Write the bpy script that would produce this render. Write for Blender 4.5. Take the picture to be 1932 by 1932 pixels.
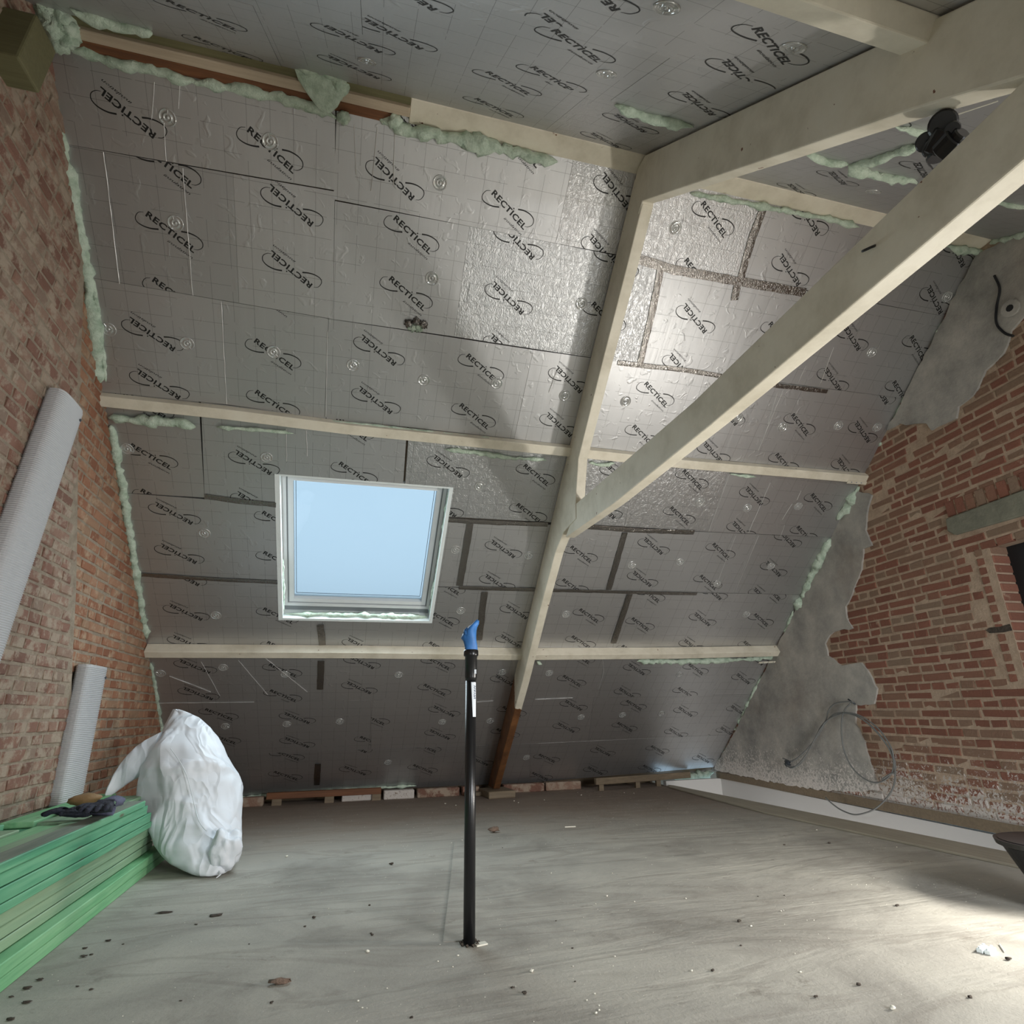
import bpy, bmesh, math, random
import numpy as np
from mathutils import Vector, Matrix, noise as mnoise
random.seed(7); rng = np.random.RandomState(11)
for o in list(bpy.data.objects): bpy.data.objects.remove(o)
SC = bpy.context.scene; COL = SC.collection
# ------------------------------------------------------------------ camera
F_PX = 1111.1232; YAW, PIT, ROL = 0.26905800, 0.32742526, -0.01662588
H = 0.75
cy, sy = math.cos(YAW), math.sin(YAW); cp, sp = math.cos(PIT), math.sin(PIT); cr, sr = math.cos(ROL), math.sin(ROL)
FW = np.array([sy*cp, cy*cp, sp]); RT0 = np.array([cy, -sy, 0.0]); UP0 = np.cross(RT0, FW)
RT = RT0*cr + UP0*sr; UP = -RT0*sr + UP0*cr
CAMP = np.array([0, 0, H])
cam = bpy.data.cameras.new('camera'); camo = bpy.data.objects.new('camera', cam); COL.objects.link(camo)
cam.sensor_width = 36; cam.lens = 36*F_PX/1932; cam.clip_start = 0.01; cam.clip_end = 200
camo.matrix_world = Matrix(((RT[0], UP[0], -FW[0], 0), (RT[1], UP[1], -FW[1], 0), (RT[2], UP[2], -FW[2], H), (0, 0, 0, 1)))
SC.camera = camo
# ------------------------------------------------------------------ sky, exposure, big lights
SC.view_settings.view_transform = 'Standard'; SC.view_settings.look = 'None'
SC.view_settings.exposure = 0.10; SC.view_settings.gamma = 1.0; SC.view_settings.use_curve_mapping = False
W = bpy.data.worlds.new('overcast_sky'); SC.world = W; W.use_nodes = True
bg = W.node_tree.nodes['Background']; bg.inputs[0].default_value = (0.56, 0.77, 0.95, 1); bg.inputs[1].default_value = 1.0
def area_light(name, loc, direction, sx, sy_, power, color):
    l = bpy.data.lights.new(name, 'AREA'); l.shape = 'RECTANGLE'; l.size = sx; l.size_y = sy_; l.energy = power; l.color = color
    o = bpy.data.objects.new(name, l); COL.objects.link(o); o.location = loc
    o.rotation_euler = Vector(direction).to_track_quat('-Z', 'Y').to_euler(); return o
# daylight through the skylight in view; fill through two added skylights behind the camera
area_light('daylight_far_skylight', (0.0, 4.13, 1.80), (0, -0.62, -0.79), 0.95, 1.05, 21, (0.78, 0.93, 1.0))
area_light('rear_fill_left', (-0.55, -0.95, 0.84), (0.0, 0.648, -0.762), 0.7, 0.95, 12, (0.90, 0.95, 1.0))
area_light('rear_fill_right', (2.2, -0.85, 0.92), (0.0, 0.648, -0.762), 0.7, 0.8, 104, (0.94, 0.965, 1.0))
# the builder's flood lamp standing on the floor to the right
area_light('flood_lamp_light', (2.66, 1.56, 0.50), (-0.85, 0.50, 0.15), 0.22, 0.16, 30, (1.0, 0.965, 0.90))
area_light('slot_fill_light', (3.12, 4.0, -1.4), (1, 0.0, 0.15), 2.5, 0.6, 22, (1.0, 0.95, 0.90))  # fill light added under the floor to brighten the wall in the slot

# ------------------------------------------------------------------ planes of the room (metres)
TH = 0.6639206; CT = 1/math.tan(TH); KS = -0.0108988; YB = 8.499357*H
XL, KL = -1.8325*H, -0.0032; XR, KR = 4.4467532*H, 0.0983366
n_ = np.array([-KS, 1, CT]); SLOPE = (n_, YB)
NT = 0.85
NEAR = (np.array([0, -NT, 1.0]), 3.368-NT*1.946)
LWP = (np.array([1, -KL, 0]), XL); RWP = (np.array([1, -KR, 0]), XR); FLP = (np.array([0, 0, 1.0]), 0.0)
TRU = (np.array([1, -0.043, 0]), 1.1637)
def shift(pl, d): return (pl[0], pl[1]+d*np.linalg.norm(pl[0]))
def at(q, pl):
    v = (q[0]-966)/F_PX*RT - (q[1]-966)/F_PX*UP + FW
    t = (pl[1]-pl[0] @ CAMP)/(pl[0] @ v); return CAMP+t*v
def crop(a, ox, oy, k): return (ox+a[0]/k, oy+a[1]/k)
# slope frame
SE1 = np.array([1, KS, 0]); SE1 = SE1/np.linalg.norm(SE1); SN = n_/np.linalg.norm(n_); SE2 = -np.cross(SN, SE1)
if SE2[2] < 0: SE2 = -SE2
SIN = -SN                                   # into the room
SO = SN*YB/np.linalg.norm(n_)
def s_uv(P): P = np.asarray(P); return np.array([P @ SE1, P @ SE2])
def s_pt(u, s, d=0.0): return SO + SE1*(u-SO @ SE1) + SE2*(s-SO @ SE2) + SIN*d
def s_at(q): return s_uv(at(q, SLOPE))
NN = NEAR[0]/np.linalg.norm(NEAR[0]); NE1 = np.array([1.0, 0, 0]); NE2 = np.cross(NN, NE1); NE2 = NE2 if NE2[2] > 0 else -NE2
NIN = -NN; NO = NN*NEAR[1]/np.linalg.norm(NEAR[0])
def n_uv(P): P = np.asarray(P); return np.array([P @ NE1, P @ NE2])
def n_pt(u, s, d=0.0): return NO + NE1*u + NE2*(s-NO @ NE2) + NIN*d   # s rises towards the ridge
def n_at(q): return n_uv(at(q, NEAR))

# ------------------------------------------------------------------ materials
def newmat(name):
    m = bpy.data.materials.new(name); m.use_nodes = True; nt = m.node_tree
    return m, nt, nt.nodes['Principled BSDF']
def N(nt, t, **kw):
    n = nt.nodes.new(t)
    for k, v in kw.items():
        if k.startswith('i_'):
            key = k[2:]; key = int(key) if key.isdigit() else key.replace('_', ' ')
            n.inputs[key].default_value = v
        else: setattr(n, k, v)
    return n
def srgb(r, g, b):
    f = lambda c: (c/255/12.92) if c/255 <= .04045 else ((c/255+.055)/1.055)**2.4
    return (f(r), f(g), f(b), 1)
def ramp(nt, fac, stops):
    r = N(nt, 'ShaderNodeValToRGB'); e = r.color_ramp.elements
    while len(e) < len(stops): e.new(0.5)
    for k, (p, c) in enumerate(stops): e[k].position = p; e[k].color = c
    nt.links.new(fac, r.inputs[0]); return r.outputs[0]
def noise(nt, vec, scale, detail=4, rough=.6, dist=0.0):
    n = N(nt, 'ShaderNodeTexNoise'); n.inputs['Scale'].default_value = scale; n.inputs['Detail'].default_value = detail
    n.inputs['Roughness'].default_value = rough; n.inputs['Distortion'].default_value = dist
    if vec is not None: nt.links.new(vec, n.inputs['Vector'])
    return n.outputs[0]
def mixc(nt, fac, a, b, mode='MIX'):
    m = N(nt, 'ShaderNodeMix', data_type='RGBA', blend_type=mode)
    for sock, v in ((m.inputs[0], fac), (m.inputs[6], a), (m.inputs[7], b)):
        if hasattr(v, 'links'): nt.links.new(v, sock)
        else: sock.default_value = v
    return m.outputs[2]
def math_(nt, op, a, b=0.0):
    m = N(nt, 'ShaderNodeMath', operation=op)
    for k, v in enumerate((a, b)):
        if hasattr(v, 'links'): nt.links.new(v, m.inputs[k])
        else: m.inputs[k].default_value = v
    return m.outputs[0]
def bump(nt, bsdf, height, strength=.5, dist=.01, prev=None):
    b = N(nt, 'ShaderNodeBump'); b.inputs['Strength'].default_value = strength; b.inputs['Distance'].default_value = dist
    nt.links.new(height, b.inputs['Height'])
    if prev is not None: nt.links.new(prev, b.inputs['Normal'])
    nt.links.new(b.outputs[0], bsdf.inputs['Normal']); return b.outputs[0]
def coords(nt, kind='Object', scale=None):
    t = N(nt, 'ShaderNodeTexCoord').outputs[kind]
    if scale:
        mp = N(nt, 'ShaderNodeMapping'); mp.inputs['Scale'].default_value = scale; nt.links.new(t, mp.inputs[0]); t = mp.outputs[0]
    return t
def wpos(nt): return N(nt, 'ShaderNodeNewGeometry').outputs['Position']
def simple(name, col, rough=.6, metal=0.0, nscale=0, nstr=.2, var=.0, vscale=8, spec=None):
    m, nt, b = newmat(name); b.inputs['Base Color'].default_value = col; b.inputs['Roughness'].default_value = rough
    b.inputs['Metallic'].default_value = metal
    if spec is not None: b.inputs['Specular IOR Level'].default_value = spec
    p = wpos(nt)
    if var:
        c2 = tuple(max(0, c*(1-var)) for c in col[:3])+(1,); c3 = tuple(min(1, c*(1+var)) for c in col[:3])+(1,)
        nt.links.new(ramp(nt, noise(nt, p, vscale, 5), [(.3, c2), (.7, c3)]), b.inputs['Base Color'])
    if nscale: bump(nt, b, noise(nt, p, nscale, 4), nstr, .01)
    return m
M = {}
def foil_mat(name, crinkle):
    m, nt, b = newmat(name)
    uv = N(nt, 'ShaderNodeUVMap'); uv.uv_map = 'plane'; u = uv.outputs[0]
    oi = N(nt, 'ShaderNodeObjectInfo')
    sep = N(nt, 'ShaderNodeSeparateXYZ'); nt.links.new(u, sep.inputs[0])
    lines = None
    gate = noise(nt, u, 7.0, 1)
    for k, ax in enumerate((0, 1)):
        f = math_(nt, 'FRACT', math_(nt, 'MULTIPLY', sep.outputs[ax], 10.0))
        l = math_(nt, 'LESS_THAN', f, 0.018)
        lines = l if lines is None else math_(nt, 'MAXIMUM', lines, l)
    lines = math_(nt, 'MULTIPLY', lines, math_(nt, 'GREATER_THAN', gate, .42))
    fac = math_(nt, 'MULTIPLY', lines, .55)
    base = ramp(nt, oi.outputs['Random'], [(0, (.52, .525, .53, 1)), (.5, (.60, .60, .605, 1)), (1, (.55, .56, .57, 1))])
    sm = noise(nt, u, 3.0, 5, .6)
    base = mixc(nt, math_(nt, 'MULTIPLY', sm, .25), base, (.40, .39, .37, 1))
    col = mixc(nt, fac, base, (.10, .10, .10, 1)); nt.links.new(col, b.inputs['Base Color'])
    b.inputs['Metallic'].default_value = .86
    mp = N(nt, 'ShaderNodeMapping'); mp.inputs['Scale'].default_value = (90, 3, 1); nt.links.new(u, mp.inputs[0])
    brushed = noise(nt, mp.outputs[0], 1.0, 3)
    rr = math_(nt, 'ADD', math_(nt, 'MULTIPLY', brushed, .14), .40 if not crinkle else .33)
    nt.links.new(rr, b.inputs['Roughness'])
    p1 = bump(nt, b, brushed, .06, .002)
    mp2 = N(nt, 'ShaderNodeMapping'); mp2.inputs['Scale'].default_value = (10, 2.2, 1); nt.links.new(u, mp2.inputs[0])
    streak = noise(nt, mp2.outputs[0], 1.0, 2, .5, .6)
    p2 = bump(nt, b, streak, .22, .006, p1)
    if crinkle:
        mp3 = N(nt, 'ShaderNodeMapping'); mp3.inputs['Scale'].default_value = (1, .62, 1); nt.links.new(u, mp3.inputs[0])
        wv = noise(nt, mp3.outputs[0], 46.0, 3, .62, 1.2)
        wv = ramp(nt, wv, [(.36, (0, 0, 0, 1)), (.5, (.5, .5, .5, 1)), (.54, (1, 1, 1, 1)), (.68, (.45, .45, .45, 1))])
        bump(nt, b, wv, .32, .005, p2)
    else:
        wv = noise(nt, u, 16.0, 2, .5, .8)
        wv = ramp(nt, wv, [(.60, (0, 0, 0, 1)), (.72, (1, 1, 1, 1))])
        bump(nt, b, wv, .30, .003, p2)
    return m
M['foil'] = foil_mat('printed_aluminium_foil', False); M['foil_crinkled'] = foil_mat('crinkled_aluminium_foil', True)
def tape_mat():
    m, nt, b = newmat('glossy_foil_tape'); b.inputs['Base Color'].default_value = (.27, .255, .24, 1); b.inputs['Metallic'].default_value = .95
    b.inputs['Roughness'].default_value = .2; p = wpos(nt)
    bump(nt, b, noise(nt, p, 60, 4, .6, 1.5), .55, .006); return m
M['tape'] = tape_mat()
M['ink'] = simple('black_print', (.012, .012, .012, 1), .5)
M['washer'] = simple('clear_plastic', (.55, .56, .55, 1), .12, .55)
M['crease'] = simple('foil_crease_bright', (.80, .80, .79, 1), .45, .5)
def foam_mat():
    m, nt, b = newmat('pale_green_foam'); p = wpos(nt)
    nt.links.new(ramp(nt, noise(nt, p, 22, 5), [(.3, srgb(160, 182, 160)), (.55, srgb(204, 220, 202)), (.8, srgb(222, 234, 218))]), b.inputs['Base Color'])
    b.inputs['Roughness'].default_value = .75; bump(nt, b, noise(nt, p, 70, 4, .7), .8, .012); return m
M['foam'] = foam_mat()
def cream_mat(name, brown_line=None, dark=False):
    m, nt, b = newmat(name); p = wpos(nt)
    c = ramp(nt, noise(nt, p, 5, 6, .65), [(.25, srgb(196, 188, 168)), (.55, srgb(222, 215, 197)), (.85, srgb(230, 225, 209))])
    # chips down to the brown wood
    ch = ramp(nt, noise(nt, p, 26, 3, .5), [(.735, (0, 0, 0, 1)), (.75, (1, 1, 1, 1))])
    c = mixc(nt, ch, c, srgb(112, 70, 46))
    if brown_line is not None:
        sep = N(nt, 'ShaderNodeSeparateXYZ'); nt.links.new(p, sep.inputs[0])
        yy = math_(nt, 'ADD', sep.outputs[1], math_(nt, 'MULTIPLY', noise(nt, p, 30, 3), .05))
        mk = math_(nt, 'GREATER_THAN', yy, brown_line)
        br = ramp(nt, noise(nt, p, 9, 5), [(.3, srgb(84, 54, 34)), (.7, srgb(136, 92, 56))])
        c = mixc(nt, mk, c, br)
    nt.links.new(c, b.inputs['Base Color']); b.inputs['Roughness'].default_value = .55
    bump(nt, b, noise(nt, p, 18, 5), .25, .006); return m
M['cream'] = cream_mat('cream_painted_wood'); M['cream_foot'] = cream_mat('cream_paint_ending_in_bare_wood', 5.04)
def wood_mat(name, c1, c2, axis=0, gs=6):
    m, nt, b = newmat(name)
    sc = [60, 60, 60]; sc[axis] = 3
    v = coords(nt, 'Object', tuple(s*gs/6 for s in sc)); p = wpos(nt)
    nt.links.new(mixc(nt, noise(nt, p, 4, 4), ramp(nt, noise(nt, v, 1, 4, .6, .5), [(.3, c1), (.7, c2)]), tuple((a+b_)/2*.8 for a, b_ in zip(c1, c2))), b.inputs['Base Color'])
    b.inputs['Roughness'].default_value = .7; bump(nt, b, noise(nt, v, 1, 4), .3, .003); return m
M['brown_wood'] = wood_mat('aged_brown_wood', srgb(92, 58, 38), srgb(140, 92, 58), 0)
M['dusty_wood'] = wood_mat('dusty_grey_brown_wood', srgb(108, 94, 78), srgb(146, 130, 106), 0)
M['olive_wood'] = wood_mat('olive_stained_wood', srgb(96, 92, 62), srgb(122, 118, 84), 0)
M['pink_wood'] = wood_mat('pale_bare_wood', srgb(178, 160, 138), srgb(206, 190, 166), 0)
def green_mat(name, a, b_, c):
    m, nt, b = newmat(name); v = coords(nt, 'Object', (40, 2.2, 60)); p = wpos(nt)
    v2 = coords(nt, 'Object', (9, 1.4, 16))
    g = ramp(nt, noise(nt, v, 1, 3, .6, .4), [(.3, a), (.6, b_), (.85, c)])
    g = mixc(nt, ramp(nt, noise(nt, v2, 1, 3), [(.42, (0, 0, 0, 1)), (.65, (.6, .6, .6, 1))]), g, c)
    kn = N(nt, 'ShaderNodeTexVoronoi'); kn.inputs['Scale'].default_value = 1.0; v3 = coords(nt, 'Object', (9, 2.6, 12)); nt.links.new(v3, kn.inputs['Vector'])
    g = mixc(nt, ramp(nt, kn.outputs['Distance'], [(.05, (.85, .85, .85, 1)), (.10, (0, 0, 0, 1))]), g, srgb(96, 82, 62))
    nt.links.new(g, b.inputs['Base Color']); b.inputs['Roughness'].default_value = .62
    bump(nt, b, noise(nt, v, 1, 3), .25, .002); return m
M['lip'] = wood_mat('dust_covered_board', srgb(146, 138, 122), srgb(176, 168, 150), 1)
M['green_a'] = green_mat('green_stained_timber', srgb(58, 128, 96), srgb(84, 156, 118), srgb(128, 186, 146))
M['green_b'] = green_mat('pale_green_stained_timber', srgb(104, 140, 112), srgb(134, 166, 134), srgb(160, 184, 150))
M['green_c'] = green_mat('bright_green_stained_timber', srgb(92, 158, 110), srgb(122, 184, 132), srgb(156, 204, 158))
M['green_top'] = green_mat('grey_green_weathered_timber', srgb(104, 120, 106), srgb(128, 138, 124), srgb(144, 152, 138))
def brick_mat(name, stops, smear, smear_amt, white_base=False):
    m, nt, b = newmat(name); p = wpos(nt)
    ao = N(nt, 'ShaderNodeAttribute', attribute_type='OBJECT', attribute_name='tint')
    ag = N(nt, 'ShaderNodeAttribute', attribute_type='GEOMETRY', attribute_name='tint')
    r = math_(nt, 'ADD', ao.outputs['Fac'], ag.outputs['Fac'])
    c = ramp(nt, r, stops)
    c = mixc(nt, math_(nt, 'MULTIPLY', noise(nt, p, 45, 5, .7), .55), c, tuple(x*.55 for x in stops[1][1][:3])+(1,))
    mk = ramp(nt, noise(nt, p, 11, 6, .7), [(smear_amt, (0, 0, 0, 1)), (smear_amt+.10, (.85, .85, .85, 1))])
    c = mixc(nt, mk, c, smear)
    if white_base: c = white_splash(nt, p, c)
    nt.links.new(c, b.inputs['Base Color']); b.inputs['Roughness'].default_value = .9
    bump(nt, b, noise(nt, p, 60, 6, .75), .7, .01); return m
def white_splash(nt, p, c):
    sep = N(nt, 'ShaderNodeSeparateXYZ'); nt.links.new(p, sep.inputs[0])
    n1 = noise(nt, p, 48, 4, .7, .8)
    n0 = noise(nt, p, 3.0, 3)
    h = math_(nt, 'ADD', math_(nt, 'MULTIPLY', math_(nt, 'SUBTRACT', .50, sep.outputs[2]), .62), math_(nt, 'MULTIPLY', n0, .22))
    k = math_(nt, 'ADD', n1, h)
    f = ramp(nt, k, [(.755, (0, 0, 0, 1)), (.82, (.92, .92, .92, 1))])
    return mixc(nt, f, c, srgb(214, 208, 202))
def mortar_mat(name, c1, c2, white_base=False):
    m, nt, b = newmat(name); p = wpos(nt)
    c = ramp(nt, noise(nt, p, 14, 6, .7), [(.3, c1), (.7, c2)])
    if white_base: c = white_splash(nt, p, c)
    nt.links.new(c, b.inputs['Base Color']); b.inputs['Roughness'].default_value = .95
    bump(nt, b, noise(nt, p, 38, 6, .75), 1.0, .02); return m
M['brick_l'] = brick_mat('pinkish_brick_with_mortar_smears', [(0, srgb(124, 90, 76)), (.4, srgb(148, 108, 92)), (.7, srgb(162, 132, 114)), (1, srgb(148, 130, 114))], srgb(172, 156, 138), .47)
M['brick_lo'] = brick_mat('orange_brick', [(0, srgb(142, 92, 68)), (.4, srgb(164, 112, 84)), (.7, srgb(176, 132, 104)), (1, srgb(160, 132, 106))], srgb(178, 152, 126), .50)
M['brick_r'] = brick_mat('red_brick', [(0, srgb(128, 84, 68)), (.4, srgb(148, 98, 80)), (.7, srgb(142, 110, 90)), (1, srgb(146, 128, 108))], srgb(176, 152, 130), .62, True)
M['mortar_l'] = mortar_mat('rough_grey_pink_mortar', srgb(150, 134, 116), srgb(190, 174, 154))
M['mortar_r'] = mortar_mat('tan_mortar', srgb(176, 152, 130), srgb(212, 188, 164), True)
def plaster_mat():
    m, nt, b = newmat('grey_cement_plaster'); p = wpos(nt)
    c = ramp(nt, noise(nt, p, 3.2, 7, .68), [(.3, srgb(132, 132, 128)), (.5, srgb(166, 163, 157)), (.7, srgb(192, 188, 180))])
    sep = N(nt, 'ShaderNodeSeparateXYZ'); nt.links.new(p, sep.inputs[0])
    c = mixc(nt, math_(nt, 'MULTIPLY', ramp(nt, noise(nt, p, 2.1, 3), [(.55, (0, 0, 0, 1)), (.75, (1, 1, 1, 1))]), .3), c, srgb(138, 120, 104))
    c = white_splash(nt, p, c)
    nt.links.new(c, b.inputs['Base Color']); b.inputs['Roughness'].default_value = .85
    bump(nt, b, noise(nt, p, 25, 6, .7), .45, .01); return m
M['plaster'] = plaster_mat()
def floor_mat():
    m, nt, b = newmat('dusty_concrete'); p = wpos(nt)
    sep = N(nt, 'ShaderNodeSeparateXYZ'); nt.links.new(p, sep.inputs[0])
    n1 = noise(nt, p, 1.6, 7, .62, .6)
    c = ramp(nt, n1, [(.28, srgb(138, 134, 125)), (.5, srgb(167, 163, 153)), (.72, srgb(187, 183, 171))])
    mp = N(nt, 'ShaderNodeMapping'); mp.inputs['Scale'].default_value = (.55, 2.4, 1); mp.inputs['Rotation'].default_value = (0, 0, .22); nt.links.new(p, mp.inputs[0])
    s = noise(nt, mp.outputs[0], 1.3, 4, .6, 1.1)
    st = ramp(nt, s, [(.43, (0, 0, 0, 1)), (.475, (.75, .75, .75, 1)), (.52, (0, 0, 0, 1))])
    c = mixc(nt, math_(nt, 'MULTIPLY', st, .38), c, srgb(110, 102, 92))
    far = ramp(nt, math_(nt, 'ADD', math_(nt, 'MULTIPLY', sep.outputs[1], .25), math_(nt, 'MULTIPLY', n1, .25)), [(.95, (0, 0, 0, 1)), (1.0, (0, 0, 0, 1))])
    fr = math_(nt, 'ADD', math_(nt, 'MULTIPLY', sep.outputs[1], .16), math_(nt, 'MULTIPLY', n1, .35))
    frr = ramp(nt, fr, [(.78, (0, 0, 0, 1)), (1.0, (.8, .8, .8, 1))])
    c = mixc(nt, frr, c, srgb(118, 100, 86))
    sp_ = ramp(nt, noise(nt, p, 5.5, 5, .7), [(.62, (0, 0, 0, 1)), (.74, (.7, .7, .7, 1))])
    c = mixc(nt, sp_, c, srgb(112, 104, 92))
    fs = ramp(nt, noise(nt, p, 120, 2, .5), [(.70, (0, 0, 0, 1)), (.74, (.6, .6, .6, 1))])
    c = mixc(nt, fs, c, srgb(190, 184, 170))
    nt.links.new(c, b.inputs['Base Color']); b.inputs['Roughness'].default_value = .85
    q = bump(nt, b, noise(nt, p, 55, 6, .75), .45, .008)
    bump(nt, b, s, .5, .03, q); return m
M['floor'] = floor_mat()
M['white_wall'] = simple('white_plasterboard', srgb(205, 204, 202), .7)
M['white_paint'] = simple('white_window_paint', srgb(226, 230, 232), .4)
M['lining'] = simple('white_reveal_board', srgb(232, 240, 240), .6, nscale=30, nstr=.3)
M['seal'] = simple('dark_window_seal', srgb(60, 66, 74), .5)
M['alu'] = simple('grey_window_metal', srgb(150, 156, 160), .4, .3)
M['black'] = simple('black_plastic', (.008, .008, .009, 1), .32)
M['pipe'] = simple('black_pipe_plastic', (.010, .010, .011, 1), .28)
M['blue'] = simple('blue_tape', srgb(56, 118, 186), .5, var=.15, vscale=40)
M['paper'] = simple('white_paper', srgb(215, 222, 228), .6)
M['label_ink'] = simple('blue_label_print', srgb(52, 66, 92), .6)
M['duct'] = simple('light_grey_duct_plastic', srgb(190, 190, 192), .38)
M['cable'] = simple('grey_cable', srgb(112, 114, 112), .45)
M['concrete'] = simple('grey_concrete', srgb(122, 122, 108), .9, nscale=30, nstr=.6, var=.22, vscale=9)
M['dark'] = simple('dark_hollow_shade', srgb(26, 27, 30), .7)  # near-black, stands for shade inside the opening, groove and socket
M['glove'] = simple('navy_glove_fabric', srgb(38, 40, 54), .8, nscale=90, nstr=.5, var=.5, vscale=26)
M['glove_grey'] = simple('grey_blue_glove_cuff', srgb(92, 94, 116), .8, nscale=90, nstr=.4)
M['tan'] = simple('tan_leather', srgb(140, 112, 76), .7, nscale=60, nstr=.3)
M['crumb'] = simple('pale_foam_crumb', srgb(222, 218, 204), .8)
M['dirt'] = simple('dark_dirt_and_gap_shade', srgb(70, 62, 54), .95, nscale=60, nstr=.8, var=.35, vscale=60)  # also paints the shade in the missing brick's gap
M['rubble'] = simple('brown_rubble', srgb(120, 100, 86), .95, nscale=60, nstr=.8, var=.3, vscale=40)
def bag_mat():
    m, nt, b = newmat('white_woven_plastic'); p = wpos(nt)
    b.inputs['Base Color'].default_value = srgb(226, 230, 236); b.inputs['Roughness'].default_value = .5
    try: b.inputs['Transmission Weight'].default_value = 0.0
    except Exception: pass
    w = N(nt, 'ShaderNodeTexWave'); w.inputs['Scale'].default_value = 160; nt.links.new(p, w.inputs['Vector'])
    q = bump(nt, b, w.outputs[0], .05, .001)
    mp = N(nt, 'ShaderNodeMapping'); mp.inputs['Scale'].default_value = (6, 6, 3.2); mp.inputs['Rotation'].default_value = (.4, .5, .3); nt.links.new(p, mp.inputs[0])
    r = noise(nt, mp.outputs[0], 1.0, 2, .45, .6)
    r2 = ramp(nt, r, [(.35, (0, 0, 0, 1)), (.5, (1, 1, 1, 1)), (.62, (.3, .3, .3, 1))])
    bump(nt, b, r2, .42, .03, q); return m
M['bag'] = bag_mat()
def glass_mat():
    m = bpy.data.materials.new('window_glass'); m.use_nodes = True; nt = m.node_tree; nt.nodes.clear()
    out = N(nt, 'ShaderNodeOutputMaterial'); tr = N(nt, 'ShaderNodeBsdfTransparent'); gl = N(nt, 'ShaderNodeBsdfGlossy')
    tr.inputs[0].default_value = (.93, .96, .97, 1); gl.inputs['Roughness'].default_value = .02
    fr = N(nt, 'ShaderNodeFresnel'); fr.inputs[0].default_value = 1.45
    mx = N(nt, 'ShaderNodeMixShader'); nt.links.new(fr.outputs[0], mx.inputs[0]); nt.links.new(tr.outputs[0], mx.inputs[1]); nt.links.new(gl.outputs[0], mx.inputs[2])
    nt.links.new(mx.outputs[0], out.inputs[0]); return m
M['glass'] = glass_mat()
def emit_mat():
    m, nt, b = newmat('lit_lamp_panel'); b.inputs['Emission Color'].default_value = (1, .95, .85, 1); b.inputs['Emission Strength'].default_value = 12; return m
M['lamp'] = emit_mat()

# ------------------------------------------------------------------ mesh helpers
class B:
    def __init__(s): s.v = []; s.f = []; s.a = []
    def add(s, vs, fs, tint=None):
        k = len(s.v); s.v += [tuple(map(float, p)) for p in vs]; s.f += [tuple(i+k for i in f) for f in fs]
        if tint is not None: s.a += [tint]*len(vs)
        return s
    def box(s, o, a, b, c):
        o, a, b, c = map(np.asarray, (o, a, b, c))
        vs = [o, o+a, o+a+b, o+b, o+c, o+a+c, o+a+b+c, o+b+c]
        fs = [(0, 3, 2, 1), (4, 5, 6, 7), (0, 1, 5, 4), (1, 2, 6, 5), (2, 3, 7, 6), (3, 0, 4, 7)]
        if np.dot(np.cross(a, b), c) < 0: fs = [tuple(reversed(f)) for f in fs]
        return s.add(vs, fs)
    def prism(s, poly, d):
        """poly: list of 3d points (planar, may be concave); extruded by vector d."""
        from mathutils.geometry import tessellate_polygon
        poly = [np.asarray(p, float) for p in poly]; d = np.asarray(d, float); n = len(poly)
        nrm = np.zeros(3)
        for i in range(n): nrm += np.cross(poly[i]-poly[0], poly[(i+1) % n]-poly[0])
        if nrm @ d > 0: poly = poly[::-1]
        tris = tessellate_polygon([[Vector(p) for p in poly]])
        k = len(s.v); s.v += [tuple(p) for p in poly]+[tuple(p+d) for p in poly]
        nn = np.zeros(3)
        for i in range(n): nn += np.cross(poly[i]-poly[0], poly[(i+1) % n]-poly[0])
        for t in tris:
            a, b, c = (poly[i] for i in t)
            if np.dot(np.cross(b-a, c-a), nn) < 0: t = (t[0], t[2], t[1])
            s.f.append(tuple(k+i for i in t)); s.f.append(tuple(k+n+i for i in reversed(t)))
        for i in range(n):
            j = (i+1) % n; s.f.append((k+j, k+i, k+n+i, k+n+j))
        return s
    def tube(s, pts, r, seg=8, cap=True, jit=0.0, squash=None):
        pts = [np.asarray(p, float) for p in pts]; n = len(pts)
        rs = r if hasattr(r, '__len__') else [r]*n
        t0 = pts[1]-pts[0]; t0 /= np.linalg.norm(t0)
        up = np.array([0, 0, 1.0]) if abs(t0[2]) < .9 else np.array([1.0, 0, 0])
        x = np.cross(t0, up); x /= np.linalg.norm(x); k = len(s.v)
        for i, p in enumerate(pts):
            t = pts[min(i+1, n-1)]-pts[max(i-1, 0)]; t /= np.linalg.norm(t)+1e-12
            x = x-t*(x @ t); x /= np.linalg.norm(x)+1e-12; y = np.cross(t, x)
            for j in range(seg):
                a = 2*math.pi*j/seg; rr = rs[i]*(1+(random.uniform(-jit, jit) if jit else 0))
                s.v.append(tuple(p+(x*math.cos(a)+y*math.sin(a))*rr))
        for i in range(n-1):
            for j in range(seg):
                j2 = (j+1) % seg; s.f.append((k+i*seg+j, k+i*seg+j2, k+(i+1)*seg+j2, k+(i+1)*seg+j))
        if cap:
            s.f.append(tuple(k+j for j in reversed(range(seg)))); s.f.append(tuple(k+(n-1)*seg+j for j in range(seg)))
        return s
WLOC = {}
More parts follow.
